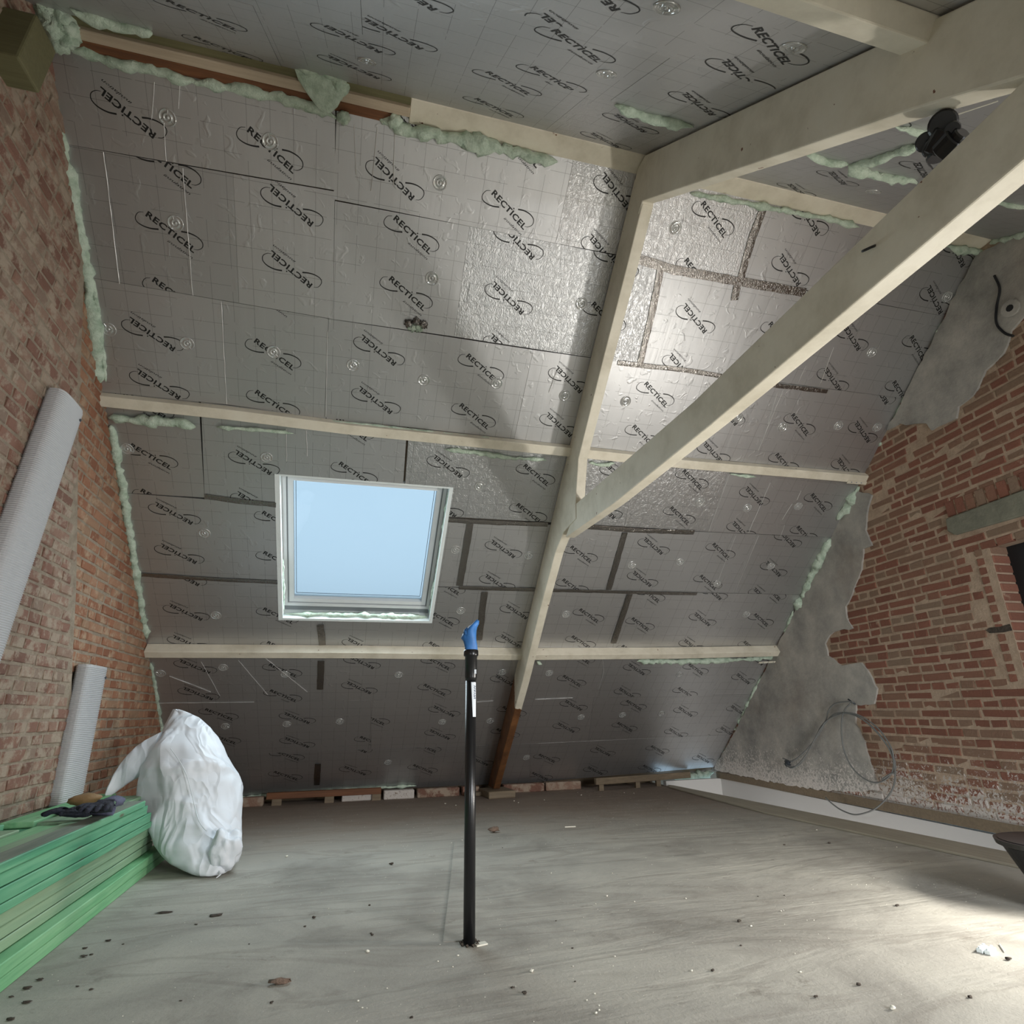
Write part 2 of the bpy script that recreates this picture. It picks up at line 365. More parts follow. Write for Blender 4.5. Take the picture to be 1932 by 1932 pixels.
def obj(name, b, mat, parent=None, smooth=False, loc=None, mods=None):
    v = np.array(b.v, float)
    if loc is None:
        loc = (v.min(0)+v.max(0))/2
        if parent is None: loc = np.array([loc[0], loc[1], v[:, 2].min()])
    loc = np.asarray(loc, float)
    me = bpy.data.meshes.new(name); me.from_pydata([tuple(p) for p in v-loc], [], b.f); me.update()
    if b.a:
        at_ = me.attributes.new('tint', 'FLOAT', 'POINT'); at_.data.foreach_set('value', b.a)
    if mat is not None: me.materials.append(mat)
    if smooth: me.polygons.foreach_set('use_smooth', [True]*len(me.polygons))
    o = bpy.data.objects.new(name, me); COL.objects.link(o)
    base = WLOC[parent] if parent else np.zeros(3)
    if parent: o.parent = parent
    o.location = loc-base; WLOC[o] = loc; return o
def uvplane(o, fn):
    me = o.data; uv = me.uv_layers.new(name='plane'); L = WLOC[o]
    for lp in me.loops:
        uv.data[lp.index].uv = tuple(fn(np.array(me.vertices[lp.vertex_index].co)+L))
def empty(name, loc, parent=None):
    o = bpy.data.objects.new(name, None); COL.objects.link(o); o.empty_display_size = .1
    loc = np.asarray(loc, float); o.location = loc-(WLOC[parent] if parent else 0); WLOC[o] = loc
    if parent: o.parent = parent
    return o
def tag(o, label, cat, group=None):
    o['label'] = label; o['category'] = cat
    if group: o['group'] = group
    return o
def struct(o, label=None, cat=None):
    o['kind'] = 'structure'
    if label: o['label'] = label
    if cat: o['category'] = cat
    return o
def bevel(o, w=.003, seg=1):
    m = o.modifiers.new('bevel', 'BEVEL'); m.width = w; m.segments = seg; m.limit_method = 'ANGLE'; m.angle_limit = .6; return o
def resample(pts, step):
    pts = [np.asarray(p, float) for p in pts]; out = [pts[0]]
    for a, b in zip(pts[:-1], pts[1:]):
        L = np.linalg.norm(b-a); n = max(1, int(L/step))
        for i in range(1, n+1): out.append(a+(b-a)*i/n)
    return out
def smoothpath(pts, n=8):
    pts = [np.asarray(p, float) for p in pts]; P = [2*pts[0]-pts[1]]+pts+[2*pts[-1]-pts[-2]]; out = []
    for i in range(1, len(P)-2):
        for k in range(n):
            t = k/n; p0, p1, p2, p3 = P[i-1:i+3]
            out.append(.5*((2*p1)+(-p0+p2)*t+(2*p0-5*p1+4*p2-p3)*t*t+(-p0+3*p1-3*p2+p3)*t**3))
    out.append(pts[-1]); return out
def interp(x, xs, ys): return float(np.interp(x, xs, ys))

# ------------------------------------------------------------------ floor with the slot along the right wall
lip_out = [at(q, FLP) for q in [(1262, 1487), (1439, 1535), (1614, 1573), (1805, 1614), (1932, 1641)]]
lip_in = [np.array(p) for p in [(3.30, 6.02, 0), (3.324, 5.95, 0), (3.391, 3.886, 0), (3.439, 2.645, 0), (3.46, 1.7, 0)]]
def rwx(y): return XR+KR*y
b = B(); poly = [(-1.55, -2.2, 0), (3.0, -2.2, 0), (3.47, 1.2, 0)] + [tuple(p) for p in lip_in[::-1]] + [(3.30, 6.75, 0), (-1.55, 6.75, 0)]
b.prism(poly, (0, 0, -.14))
floor = struct(obj('floor', b, M['floor']), 'dusty grey concrete attic floor with sweeping marks and a slot along the right wall')
# raised trimmer board along the slot
b = B(); b.prism([tuple(p+np.array([0, 0, .0])) for p in lip_out]+[(3.20, 1.7, 0)]+[tuple(p+np.array([-.012, 0, 0])) for p in lip_in[::-1]], (0, 0, .014))
trim = struct(obj('trim_1', b, M['lip']), 'dusty timber board edging the floor slot')
bevel(trim, .003)
# ground under the rest so that nothing ends in the void: lower storey seen through the slot
b = B()
pA = np.array([rwx(6.05)+.0, 6.05, .045]); pB = np.array([rwx(1.0), 1.0, .045])
b.prism([pA, pB, pB-[0, 0, 2.4], pA-[0, 0, 2.4]], (.06, 0, 0))
b.prism([(3.28, 6.05, .045), (rwx(6.05), 6.05, .045), (rwx(6.05), 6.05, -2.3), (3.28, 6.05, -2.3)], (0, .06, 0))
b.box((2.9, 1.0, -2.36), (1.3, 0, 0), (0, 5.3, 0), (0, 0, .04)); b.box((2.9, 1.0, -2.36), (.04, 0, 0), (0, 5.3, 0), (0, 0, 2.24)); b.box((2.9, .96, -2.36), (1.3, 0, 0), (0, .04, 0), (0, 0, 2.40))
low = struct(obj('wall_lower', b, M['white_wall']), 'white painted lower storey wall seen through the floor slot')
b = B(); q0 = np.array([rwx(6.12), 6.12, .045]); q1 = np.array([rwx(1.0), 1.0, .065])
b.prism([q0, q1, q1+[0, 0, .062], q0+[0, 0, .06]], (.05, 0, 0))
bm_ = struct(obj('trim_2', b, M['dusty_wood']), 'dusty brown timber beam under the brickwork along the slot'); bm_.location.x -= .012

# ------------------------------------------------------------------ brick walls
def inpoly(p, poly):
    x, y = p; c = False; n = len(poly); j = n-1
    for i in range(n):
        xi, yi = poly[i]; xj, yj = poly[j]
        if (yi > y) != (yj > y) and x < (xj-xi)*(y-yi)/(yj-yi)+xi: c = not c
        j = i
    return c
def brick_geo(w, h, d, seed, rough=.004):
    r = random.Random(seed); ch = .005
    def j(): return r.uniform(-rough, rough)
    vs = []
    for z in (0, 1):
        dx = 0 if z == 0 else ch
        for (a, c) in ((-1, -1), (1, -1), (1, 1), (-1, 1)):
            vs.append((a*(w/2-dx*1.0)+j(), c*(h/2-dx)+j()*.6, (d-ch if z == 0 else d)+(j()*.5)))
    for (a, c) in ((-1, -1), (1, -1), (1, 1), (-1, 1)): vs.append((a*w/2+j()*.3, c*h/2+j()*.3, -.02))
    fs = [(4, 5, 6, 7)]+[(i, (i+1) % 4, (i+1) % 4+4, i+4) for i in range(4)]+[(8+i, 8+(i+1) % 4, (i+1) % 4, i) for i in range(4)]
    return vs, fs
def brick_wall(parent, O, U, Nn, course, types, inside, mat_fn, proud, cap=300, urange=(0, 6), zrange=(0, 3.4), seed=1, slope_dir=0.0, tintf=None):
    """types(k) -> list of brick lengths cycled along course k; bricks become parts, the rest of them one stuff part."""
    r = random.Random(seed); V = np.array([0, 0, 1.0]); O = np.asarray(O, float)
    items = []; k = 0; z = zrange[0]
    while z < zrange[1]:
        u = urange[0]-r.uniform(0, .18); lens = types(k, r)
        i = 0
        while u < urange[1]:
            w = lens[i % len(lens)]*r.uniform(.95, 1.05); i += 1
            c = (u+w/2, z+course/2)
            if inside(c[0], c[1], w): items.append((c[0], c[1], w))
            else:                                   # cut bricks along edges, openings and the crack
                m_ = max(1, int(w/.052)); pw = (w-.004*(m_-1))/m_; run = None
                for q in range(m_+1):
                    ok = q < m_ and inside(u+pw*(q+.5)+.004*q, c[1], pw)
                    if ok and run is None: run = q
                    if not ok and run is not None:
                        a0 = u+(pw+.004)*run; a1 = u+(pw+.004)*q-.004
                        if a1-a0 > .03: items.append(((a0+a1)/2, c[1], a1-a0))
                        run = None
            u += w+.011
        z += course; k += 1
    def size(it):
        P = O+U*it[0]+V*it[1]; d = P-CAMP; zc = d @ FW
        if zc < .1: return -1
        x, y = 966+F_PX*(d @ RT)/zc, 966-F_PX*(d @ UP)/zc
        if not (-40 < x < 1972 and -40 < y < 1972): return 0
        return it[2]*abs(Nn @ (d/np.linalg.norm(d)))/zc/zc
    items.sort(key=size, reverse=True)
    variants = {}
    rest = {}
    for idx, (u, z, w) in enumerate(items):
        P = O+U*u+V*z; key = (round(w/.035), r.randrange(4)); wq = key[0]*.035
        wq = max(wq, .035)
        t = min(.999, max(.001, (tintf(u, z, r) if tintf else r.random()))); mt = mat_fn(u, z)
        d = proud(u, z)+r.uniform(-.0015, .003)
        if idx < cap:
            if key not in variants:
                vs, fs = brick_geo(wq, course-.011, .0, 100+key[0]*7+key[1])
                variants[key] = {}
            if mt.name not in variants[key]:
                vs, fs = brick_geo(1.0*wq, course-.011, .0, 100+key[0]*7+key[1])
                me = bpy.data.meshes.new('brick'); me.from_pydata(vs, [], fs); me.materials.append(mt); me.update(); variants[key][mt.name] = me
            o = bpy.data.objects.new('brick', variants[key][mt.name]); COL.objects.link(o); o.parent = parent
            ang = r.uniform(-.012, .012)
            UU = U*math.cos(ang)+V*math.sin(ang); VV = -U*math.sin(ang)+V*math.cos(ang)
            Q = P+Nn*d-WLOC[parent]; s = w/wq
            if np.cross(UU, VV) @ Nn < 0: UU = -UU
            o.matrix_local = Matrix(((UU[0]*s, VV[0], Nn[0], Q[0]), (UU[1]*s, VV[1], Nn[1], Q[1]), (UU[2]*s, VV[2], Nn[2], Q[2]), (0, 0, 0, 1)))
            o['tint'] = t
        else:
            vs, fs = brick_geo(w, course-.011, .0, idx)
            bb = rest.setdefault(mt.name, (B(), mt))[0]
            flip = np.cross(U, V) @ Nn < 0; UU = -U if flip else U
            bb.add([P+UU*a+V*c+Nn*(d+e) for a, c, e in vs], fs, t)
    for nm, (bb, mt) in rest.items():
        o = obj('brickwork', bb, mt, parent); o['kind'] = 'stuff'
    return len(items)
def clip_slopes_z(y, x=0):
    zf = (YB+KS*x-y)/CT; zn = NT*(y-1.946)+3.368
    return min(zf, zn)
# ---- left wall: mortar backing, plus the flue breast that leans across it
SHELL = .35
def gable_poly(xf, y0, y1, lift=.0):
    return [(xf(y0), y0, 0), (xf(y1), y1, 0), (xf(y1), y1, max(.02, clip_slopes_z(y1)+lift)), (xf(2.02), 2.02, 3.45+lift), (xf(y0), y0, max(.02, clip_slopes_z(y0)+lift))]
lwx = lambda y: XL+KL*y
b = B(); b.prism(gable_poly(lwx, -1.95, 6.5, .12), (-.15, 0, 0))
wl = struct(obj('wall_left', b, M['mortar_l']), 'left gable wall of rough old bricks with bulging mortar')
ULW = np.array([KL, 1, 0]); ULW /= np.linalg.norm(ULW); NLW = np.array([1, -KL, 0]); NLW /= np.linalg.norm(NLW)
OLW = np.array([XL, 0, 0])
breast_edge = [(2.40, 3.60), (2.751, 2.83), (3.037, 2.175), (3.265, 1.727), (3.431, 1.393), (3.571, 1.048), (3.669, .829), (3.746, .567), (3.83, .373), (3.92, 0)]
bz = [p[1] for p in breast_edge][::-1]; by = [p[0] for p in breast_edge][::-1]
def breast_y(z): return interp(z, bz, by)
b = B()
poly = [(lwx(y)+.0, y, z) for y, z in breast_edge if z < 3.3][::-1]
top = [(1.55, 2.95), (2.02, 3.36), (2.50, 3.36)]
poly = [(lwx(-1.0), -1.0, .0)]+poly+[(lwx(2.52), 2.52, 3.30), (lwx(2.02), 2.02, 3.40), (lwx(1.0), 1.0, 2.60), (lwx(-1.0), -1.0, .95)]
b.prism(poly, (.026, 0, 0))
br = obj('flue_breast', b, M['mortar_l'], wl); br['label'] = 'leaning flue breast standing slightly proud of the wall'
def inL(u, z, w):
    if u < .55 or z < -.01: return False
    if z > clip_slopes_z(u)+.03: return False
    return abs(u-breast_y(z)) > w/2+.004
def matL(u, z): return M['brick_l'] if u < breast_y(z) else M['brick_lo']
def proudL(u, z): return .026+.004 if u < breast_y(z) else .004
brick_wall(wl, OLW, ULW, NLW, .0575, lambda k, r: r.choice([[.095], [.19, .095], [.195], [.095, .095, .19]]), inL, matL, proudL, 300, (.45, 6.4), (0, 3.4), 3)

# ---- right wall
ty = lambda q: (lambda P: (P[1], P[2]))(at(q, RWP))
OPEN = dict(y0=1.45, y1=2.487, z0=.86, z1=1.627)
b = B()
gp = gable_poly(rwx, -1.95, 6.5, .12)
# backing built as four pieces round the opening so the hole is real
def gquad(y0, y1, zf0, zf1):
    n = 14; ys = np.linspace(y0, y1, n)
    low_ = [(rwx(y), y, zf0(y)) for y in ys]; hi = [(rwx(y), y, zf1(y)) for y in ys[::-1]]
    return low_+hi
topz = lambda y: min(clip_slopes_z(y)+.12, 3.5)
base = lambda y: .105
b.prism(gquad(-1.9, OPEN['y0'], base, lambda y: max(topz(y), .13)), (.30, 0, 0))
b.prism(gquad(OPEN['y1'], 6.3, base, lambda y: max(topz(y), .13)), (.30, 0, 0))
b.prism(gquad(OPEN['y0'], OPEN['y1'], base, lambda y: OPEN['z0']), (.30, 0, 0))
b.prism(gquad(OPEN['y0'], OPEN['y1'], lambda y: OPEN['z1'], topz), (.30, 0, 0))
wr = struct(obj('wall_right', b, M['mortar_r']), 'right gable wall of red bricks with broken patches of grey plaster')
b = B(); b.prism([(rwx(y)+.13, y, z) for y, z in ((OPEN['y0']-.0, OPEN['z0']), (OPEN['y1'], OPEN['z0']), (OPEN['y1'], OPEN['z1']), (OPEN['y0'], OPEN['z1']))], (.03, 0, 0))
dk = obj('opening_shade_sheet', b, M['dark'], wr); dk['label'] = 'dark sheet standing for the shade inside the wall opening'  # near-black sheet paints the unlit depth of the opening
URW = np.array([KR, 1, 0]); URW /= np.linalg.norm(URW); NRW = -np.array([1, -KR, 0]); NRW /= np.linalg.norm(NRW)
ORW = np.array([XR, 0, 0])
upper = [(1846, 480), (1770, 625), (1722, 722), (1676, 812), (1700, 799), (1725, 801), (1752, 800), (1760, 812), (1785, 800), (1808, 790), (1811, 768), (1840, 745), (1862, 700), (1885, 680), (1905, 650), (1912, 625), (1935, 598), (2010, 540), (2060, 420), (1960, 440), (1900, 452)]
lower = [(1648, 934), (1640, 960), (1636, 1000), (1648, 1030), (1632, 1036), (1628, 1075), (1618, 1100), (1607, 1130), (1598, 1145), (1600, 1165), (1612, 1186), (1585, 1190), (1568, 1198), (1559, 1215), (1565, 1237), (1590, 1256), (1628, 1250), (1640, 1265), (1652, 1290), (1658, 1300), (1652, 1328), (1618, 1330), (1616, 1365), (1635, 1400), (1645, 1440), (1660, 1492), (1560, 1492), (1440, 1472), (1348, 1452), (1395, 1370), (1442, 1272), (1480, 1198), (1530, 1095), (1584, 985), (1612, 932), (1622, 928)]
pu = [ty(q) for q in upper]; pl_ = [ty(q) for q in lower]
crack = [ty(q) for q in [(1752, 812), (1738, 830), (1712, 862), (1690, 898), (1672, 915), (1655, 945)]]
lint = dict(y0=.9, y1=2.705, z0=1.735, z1=1.862)
hole = ty((1885, 1187))
def inR(u, z, w):
    P = ORW+URW*u; y = P[1]
    if u < .8 or z < .118: return False
    if z > clip_slopes_z(y, 3.6)+.03: return False
    for yy in (y-w*.35, y+w*.35):
        if inpoly((yy, z), pu) and inpoly((y, z), pu): return False
        if inpoly((yy, z), pl_) and inpoly((y, z), pl_): return False
    if lint['y0'] < y < lint['y1']+w/2-.02 and lint['z0']-.02 < z < lint['z1']+.02: return False
    if y < OPEN['y1']+.105+w/2 and y > OPEN['y0']-.1 and OPEN['z0'] < z < OPEN['z1']: return False
    if abs(y-hole[0]) < w/2+.07 and abs(z-hole[1]) < .03: return False
    for (a, c), (d, e) in zip(crack[:-1], crack[1:]):
        t = max(0, min(1, ((y-a)*(d-a)+(z-c)*(e-c))/((d-a)**2+(e-c)**2)))
        dd = math.hypot((y-a-t*(d-a))/(w*.5+.012), (z-c-t*(e-c))/.028)
        if dd < 1: return False
    return True
brick_wall(wr, ORW, URW, NRW, .0553, lambda k, r: ([.205] if k % 2 == 0 else [.095]) if r.random() < .75 else [.205, .095, .095], inR, lambda u, z: M['brick_r'], lambda u, z: .002, 300, (.6, 6.3), (.118, 3.3), 5)
# jamb bricks of the opening, quoins facing the room
bb = B(); k = 0; z = OPEN['z0']+.004
while z < OPEN['z1']-.02:
    y1 = OPEN['y1']+.10
    b = B(); w = .10+.1*(k % 2)*0
    b.box((rwx(y1)-.005, y1-.006, z), (0, -w, 0), (.13, 0, 0), (0, 0, .0443))
    o = bevel(obj('brick', b, M['brick_r'], wr), .004); o['tint'] = random.random(); z += .0553; k += 1
# soldier course above the lintel
y = lint['y1']-.02
while y > 1.6:
    b = B(); b.box((rwx(y)-.009, y, lint['z1']+.008), (0, -.058, 0), (.05, 0, 0), (0, 0, .098)); o = bevel(obj('brick', b, M['brick_r'], wr), .004); o['tint'] = random.random(); y -= .069
b = B(); b.prism([(rwx(y)-.022, y, z) for y, z in ((lint['y0'], lint['z0']+.02), (1.6, lint['z0']), (2.2, lint['z0']-.004), (lint['y1']-.04, lint['z0']+.012), (lint['y1'], lint['z0']+.05), (lint['y1']-.01, lint['z1']), (1.9, lint['z1']+.006), (lint['y0'], lint['z1']))], (.10, 0, 0))
li = bevel(obj('lintel', b, M['concrete'], wr), .008); li['label'] = 'grey concrete lintel above the dark opening'
# plaster patches with a ragged broken edge
def ragged(pts, amp=.010, step=.045):
    out = []; n = len(pts)
    for i in range(n):
        a = np.array(pts[i]); c = np.array(pts[(i+1) % n]); L = np.linalg.norm(c-a); m_ = max(1, int(L/step))
        for k in range(m_): out.append(a+(c-a)*k/m_+rng.uniform(-amp, amp, 2)*(1 if k else .3))
    return out
for nm, poly, lab in (('plaster_patch', pu, 'upper grey plaster patch under the roof'), ('plaster_patch', pl_, 'lower pale grey plaster patch by the floor')):
    rg = ragged(poly); b = B(); b.prism([(rwx(y)-.016, y, max(z, .10)) for y, z in rg], (.024, 0, 0))
    o = obj(nm, b, M['plaster'], wr); o['label'] = lab
# flat dark patch painted as the shade in a missing brick's gap
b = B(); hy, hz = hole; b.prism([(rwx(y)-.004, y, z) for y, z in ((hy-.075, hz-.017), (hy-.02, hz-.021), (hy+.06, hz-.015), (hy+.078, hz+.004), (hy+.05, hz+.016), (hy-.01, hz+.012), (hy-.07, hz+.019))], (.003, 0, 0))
o = obj('brick_gap_shade', b, M['dirt'], wr); o['label'] = 'flat dark patch painted as the shade in the gap of a missing brick'
# knocked-out socket near the top of the plaster; dark solids draw the shade of groove and hole
g = [at(q, shift(RWP, -.022)) for q in [(1876, 520), (1886, 545), (1880, 580), (1880, 610), (1895, 628), (1912, 634)]]
b = B(); b.tube(smoothpath(g, 5), .007, 6); o = obj('groove_shade', b, M['dark'], wr)
c = at((1908, 582), shift(RWP, -.020)); b = B(); b.tube([c, c+np.array([-.012, 0, 0])], .05, 12); obj('socket_recess', b, M['plaster'], wr)
b = B(); b.tube([c, c+np.array([-.014, 0, 0])], .02, 10); obj('socket_hole_shade', b, M['dark'], wr)

# ------------------------------------------------------------------ 2-d clipping helpers for boards and print
def clip_half(poly, a, bq, keep_left=True):
    out = []; n = len(poly); d = (bq[0]-a[0], bq[1]-a[1])
    def sd(p):
        v = d[0]*(p[1]-a[1])-d[1]*(p[0]-a[0]); return v if keep_left else -v
    for i in range(n):
        p, q = poly[i], poly[(i+1) % n]; sp_, sq = sd(p), sd(q)
        if sp_ >= 0: out.append(p)
        if (sp_ > 0 and sq < 0) or (sp_ < 0 and sq > 0):
            t = sp_/(sp_-sq); out.append((p[0]+(q[0]-p[0])*t, p[1]+(q[1]-p[1])*t))
    return out
def ccw(poly):
    A = sum(poly[i][0]*poly[(i+1) % len(poly)][1]-poly[(i+1) % len(poly)][0]*poly[i][1] for i in range(len(poly)))
    return poly if A > 0 else poly[::-1]
def clip_convex(poly, quad):
    for i in range(len(quad)):
        poly = clip_half(poly, quad[i], quad[(i+1) % len(quad)])
        if len(poly) < 3: return []
    return poly
def outside_rect(poly, R):
    """pieces of a convex polygon outside rectangle R=(u0,u1,s0,s1)."""
    u0, u1, s0, s1 = R; res = []
    xs = [p[0] for p in poly]; ys = [p[1] for p in poly]
    if max(xs) <= u0 or min(xs) >= u1 or max(ys) <= s0 or min(ys) >= s1: return [poly]
    cuts = [((u0, 0), (u0, 1)), ((u1, 1), (u1, 0)), ((0, s1), (-1, s1)), ((0, s0), (1, s0))]
    rest = poly
    p = clip_half(rest, (u0, 0), (u0, 1)); rest2 = clip_half(rest, (u0, 0), (u0, 1), False)
    if len(p) >= 3: res.append(p)
    rest = rest2
    if len(rest) < 3: return res
    p = clip_half(rest, (u1, 1), (u1, 0)); rest2 = clip_half(rest, (u1, 1), (u1, 0), False)
    if len(p) >= 3: res.append(p)
    rest = rest2
    if len(rest) < 3: return res
    p = clip_half(rest, (0, s1), (1, s1)); rest2 = clip_half(rest, (0, s1), (1, s1), False)
    if len(p) >= 3: res.append(p)
    rest = rest2
    if len(rest) < 3: return res
    p = clip_half(rest, (1, s0), (0, s0))
    if len(p) >= 3: res.append(p)
    return res
# ------------------------------------------------------------------ printed mark, built once as 2-d triangles
def text_tris(body, size, offset, shear=0.0, space=1.0, res=2):
    cu = bpy.data.curves.new('t', 'FONT'); cu.body = body; cu.size = size; cu.offset = offset; cu.shear = shear; cu.space_character = space
    cu.resolution_u = res; cu.fill_mode = 'FRONT' if hasattr(cu, 'fill_mode') else cu.fill_mode
    o = bpy.data.objects.new('t', cu); COL.objects.link(o); dg = bpy.context.evaluated_depsgraph_get(); dg.update()
    me = o.evaluated_get(dg).to_mesh(); me.calc_loop_triangles()
    v = np.array([x.co[:2] for x in me.vertices]); t = [tuple(x.vertices) for x in me.loop_triangles]
    o.evaluated_get(dg).to_mesh_clear(); bpy.data.objects.remove(o); bpy.data.curves.remove(cu)
    return v, t
def logo_template():
    V = []; T = []
    def addm(v, t):
        k = len(V); V.extend([tuple(p) for p in v]); T.extend([tuple(i+k for i in x) for x in t])
    def place(v, p0, p1, capw):
        v = v.copy(); v[:, 0] -= v[:, 0].min(); wv = v[:, 0].max(); d = np.array(p1)-np.array(p0); L = np.linalg.norm(d); d = d/L; n = np.array([-d[1], d[0]])
        return np.array(p0)+np.outer(v[:, 0]*L/wv, d)+np.outer(v[:, 1]*capw, n)
    v, t = text_tris('RECTICEL', 1.0, .030, 0, 1.08)
    cap = v[:, 1].max(); v = place(v, (-.0962, .0522), (.1005, -.0838), .0283/cap); addm(v, t)
    # dot over the second I
    p0 = np.array((-.0962, .0522)); d = np.array((.1005, -.0838))-p0; L = np.linalg.norm(d); d /= L; n = np.array([-d[1], d[0]])
    c = p0+d*L*.545+n*.0352; ang = np.linspace(0, 2*math.pi, 9)[:-1]; ring = [c+.0036*np.array([math.cos(a), math.sin(a)]) for a in ang]
    addm([c]+ring, [(0, i+1, (i+1) % 8+1) for i in range(8)])
    v, t = text_tris('insulation', 1.0, .002, .35, .92, 1)
    v = place(v, (-.0140, -.0480), (.0915, -.1130), .0185); addm(v, t)
    def arc(pts, w0, w1):
        P = smoothpath([np.array(p) for p in pts], 4); n_ = len(P); vs = []
        for i, p in enumerate(P):
            t_ = P[min(i+1, n_-1)]-P[max(i-1, 0)]; t_ = t_/np.linalg.norm(t_); nn = np.array([-t_[1], t_[0]]); w = (w0+(w1-w0)*i/(n_-1))/2
            vs += [p+nn*w, p-nn*w]
        tr = []
        for i in range(n_-1): tr += [(2*i, 2*i+1, 2*i+3), (2*i, 2*i+3, 2*i+2)]
        addm(vs, tr)
    arc([(-.1014, .0662), (-.1246, .0608), (-.1397, .0377), (-.1337, .0173), (-.1075, .0037), (-.0764, -.0012), (-.0451, .0005)], .0020, .0072)
    arc([(.1024, -.0659), (.1228, -.0648), (.1424, -.051), (.1442, -.028), (.124, -.007), (.0887, .0057), (.0534, .0071)], .0018, .0072)
    V = np.array(V); return V, T
LV, LT = logo_template()
WASH = None
def washer_mesh():
    prof = [(.036, 0), (.0355, .003), (.032, .0032), (.030, .0012), (.019, .0012), (.0175, .0034), (.014, .0034), (.012, .0006), (.006, .0006), (.0055, .004), (0.0005, .0046)]
    vs = []; fs = []; S = 18
    for r_, z in prof:
        for j in range(S): a = 2*math.pi*j/S; vs.append((r_*math.cos(a), r_*math.sin(a), z))
    for i in range(len(prof)-1):
        for j in range(S): fs.append((i*S+j, i*S+(j+1) % S, (i+1)*S+(j+1) % S, (i+1)*S+j))
    fs.append(tuple(range((len(prof)-1)*S, len(prof)*S)))
    k = len(vs)
    for q in range(3):      # three ribs
        a = q*2.094+.5; c, s_ = math.cos(a), math.sin(a)
        for r_ in (.013, .031):
            for w in (-.0022, .0022): vs += [(r_*c-w*s_, r_*s_+w*c, .0008), (r_*c-w*s_, r_*s_+w*c, .0033)]
        fs += [(k+1, k+3, k+7, k+5), (k, k+1, k+5, k+4), (k+3, k+2, k+6, k+7)]; k += 8
    me = bpy.data.meshes.new('fastener_washer'); me.from_pydata(vs, [], fs); me.materials.append(M['washer']); me.update()
    me.polygons.foreach_set('use_smooth', [True]*len(me.polygons)); return me
WASH = washer_mesh()
def add_washer(parent, P, e1, nin):
    o = bpy.data.objects.new('fastener_washer', WASH); COL.objects.link(o); o.parent = parent
    e2 = np.cross(nin, e1); a = random.uniform(0, 2); x = e1*math.cos(a)+e2*math.sin(a); y = np.cross(nin, x); Q = P-WLOC[parent]
    o.matrix_local = Matrix(((x[0], y[0], nin[0], Q[0]), (x[1], y[1], nin[1], Q[1]), (x[2], y[2], nin[2], Q[2]), (0, 0, 0, 1)))
class Plane2:
    def __init__(s, pt, uv, e1, nin): s.pt = pt; s.uv = uv; s.e1 = e1; s.nin = nin
FAR = Plane2(s_pt, s_uv, SE1, SIN); NEA = Plane2(n_pt, n_uv, NE1, NIN)
def make_board(pl, quad, parent, mat, holes, d0, gap=.0005, name='insulation_board'):
    q = ccw([tuple(p) for p in quad]); c = np.mean(np.array(q), 0)
    q = [tuple(np.array(p)-(np.array(p)-c)/np.linalg.norm(np.array(p)-c)*gap*1.5) for p in q]
    pieces = [q]
    for R in holes: pieces = [x for p in pieces for x in outside_rect(p, R)]
    b = B()
    for p in pieces: b.prism([pl.pt(u, s, d0) for u, s in p], -pl.nin*.03)
    o = obj(name, b, mat, parent); uvplane(o, lambda P: tuple(pl.uv(P)+np.array([.033, .021])))
    return o, q
def add_print(pl, board, q, logos, holes, d, flip=1):
    b = B(); qa = np.array(q)
    for (cu_, cs_, rot) in logos:
        sg = -1 if rot else 1
        V = LV*np.array([sg, sg*flip])+np.array([cu_, cs_])
        edges = [(q[i], q[(i+1) % len(q)]) for i in range(len(q))]
        ins = np.ones(len(V), bool)
        for a, c in edges: ins &= ((c[0]-a[0])*(V[:, 1]-a[1])-(c[1]-a[1])*(V[:, 0]-a[0])) > .001
        for (u0, u1, s0, s1) in holes: ins &= ~((V[:, 0] > u0-.002) & (V[:, 0] < u1+.002) & (V[:, 1] > s0-.002) & (V[:, 1] < s1+.002))
        if ins.all():
            vs = [pl.pt(x, y, d) for x, y in V]; b.add(vs, LT); continue
        for t in LT:
            if ins[list(t)].all(): pieces = [[tuple(V[i]) for i in t]]
            else:
                p = clip_convex(ccw([tuple(V[i]) for i in t]), q); pieces = [p] if len(p) >= 3 else []
                for R in holes: pieces = [x for pp in pieces for x in outside_rect(pp, R)]
            for p in pieces: b.add([pl.pt(x, y, d) for x, y in p], [tuple(range(len(p)))])
    if b.v:
        o = obj('printed_lettering', b, M['ink'], board); o['label'] = 'black printed oval logo lettering'
        # consistent facing
    return
# ------------------------------------------------------------------ far roof slope
WIN1 = (-.554, .555, -2.731, -1.511)
def slab(pl, u0, u1, s0, s1, holes, d, th, mat, name):
    b = B(); pieces = [[(u0, s0), (u1, s0), (u1, s1), (u0, s1)]]
    for R in holes: pieces = [x for p in pieces for x in outside_rect(p, R)]
    for p in pieces: b.prism([pl.pt(u, s, d) for u, s in p], -pl.nin*th)
    return obj(name, b, mat)
sr = s_uv((0, 2.0, 3.45))[1]; se = s_uv(s_pt(0, 0))[1]
s_low = s_uv((0, 6.46, -.06))[1]; s_top = s_uv((0, 1.93, 3.475))[1]
far = struct(slab(FAR, -1.75, 4.35, s_low, s_top, [WIN1], -.034, .05, M['dusty_wood'], 'ceiling'), 'far roof slope lined with printed silver foil insulation boards')
RID = lambda x: interp(x, [80, 137, 1187, 1859, 1960], [62, 75, 321, 471, 494])-9
MP = lambda x: interp(x, [150, 188, 427, 660, 1067, 1289, 1644, 1700], [734, 739, 763, 795, 838, 862, 893, 897])
LP = lambda x: interp(x, [270, 280, 660, 975, 1272, 1467, 1500], [1214, 1214, 1217, 1222, 1221, 1217, 1216])
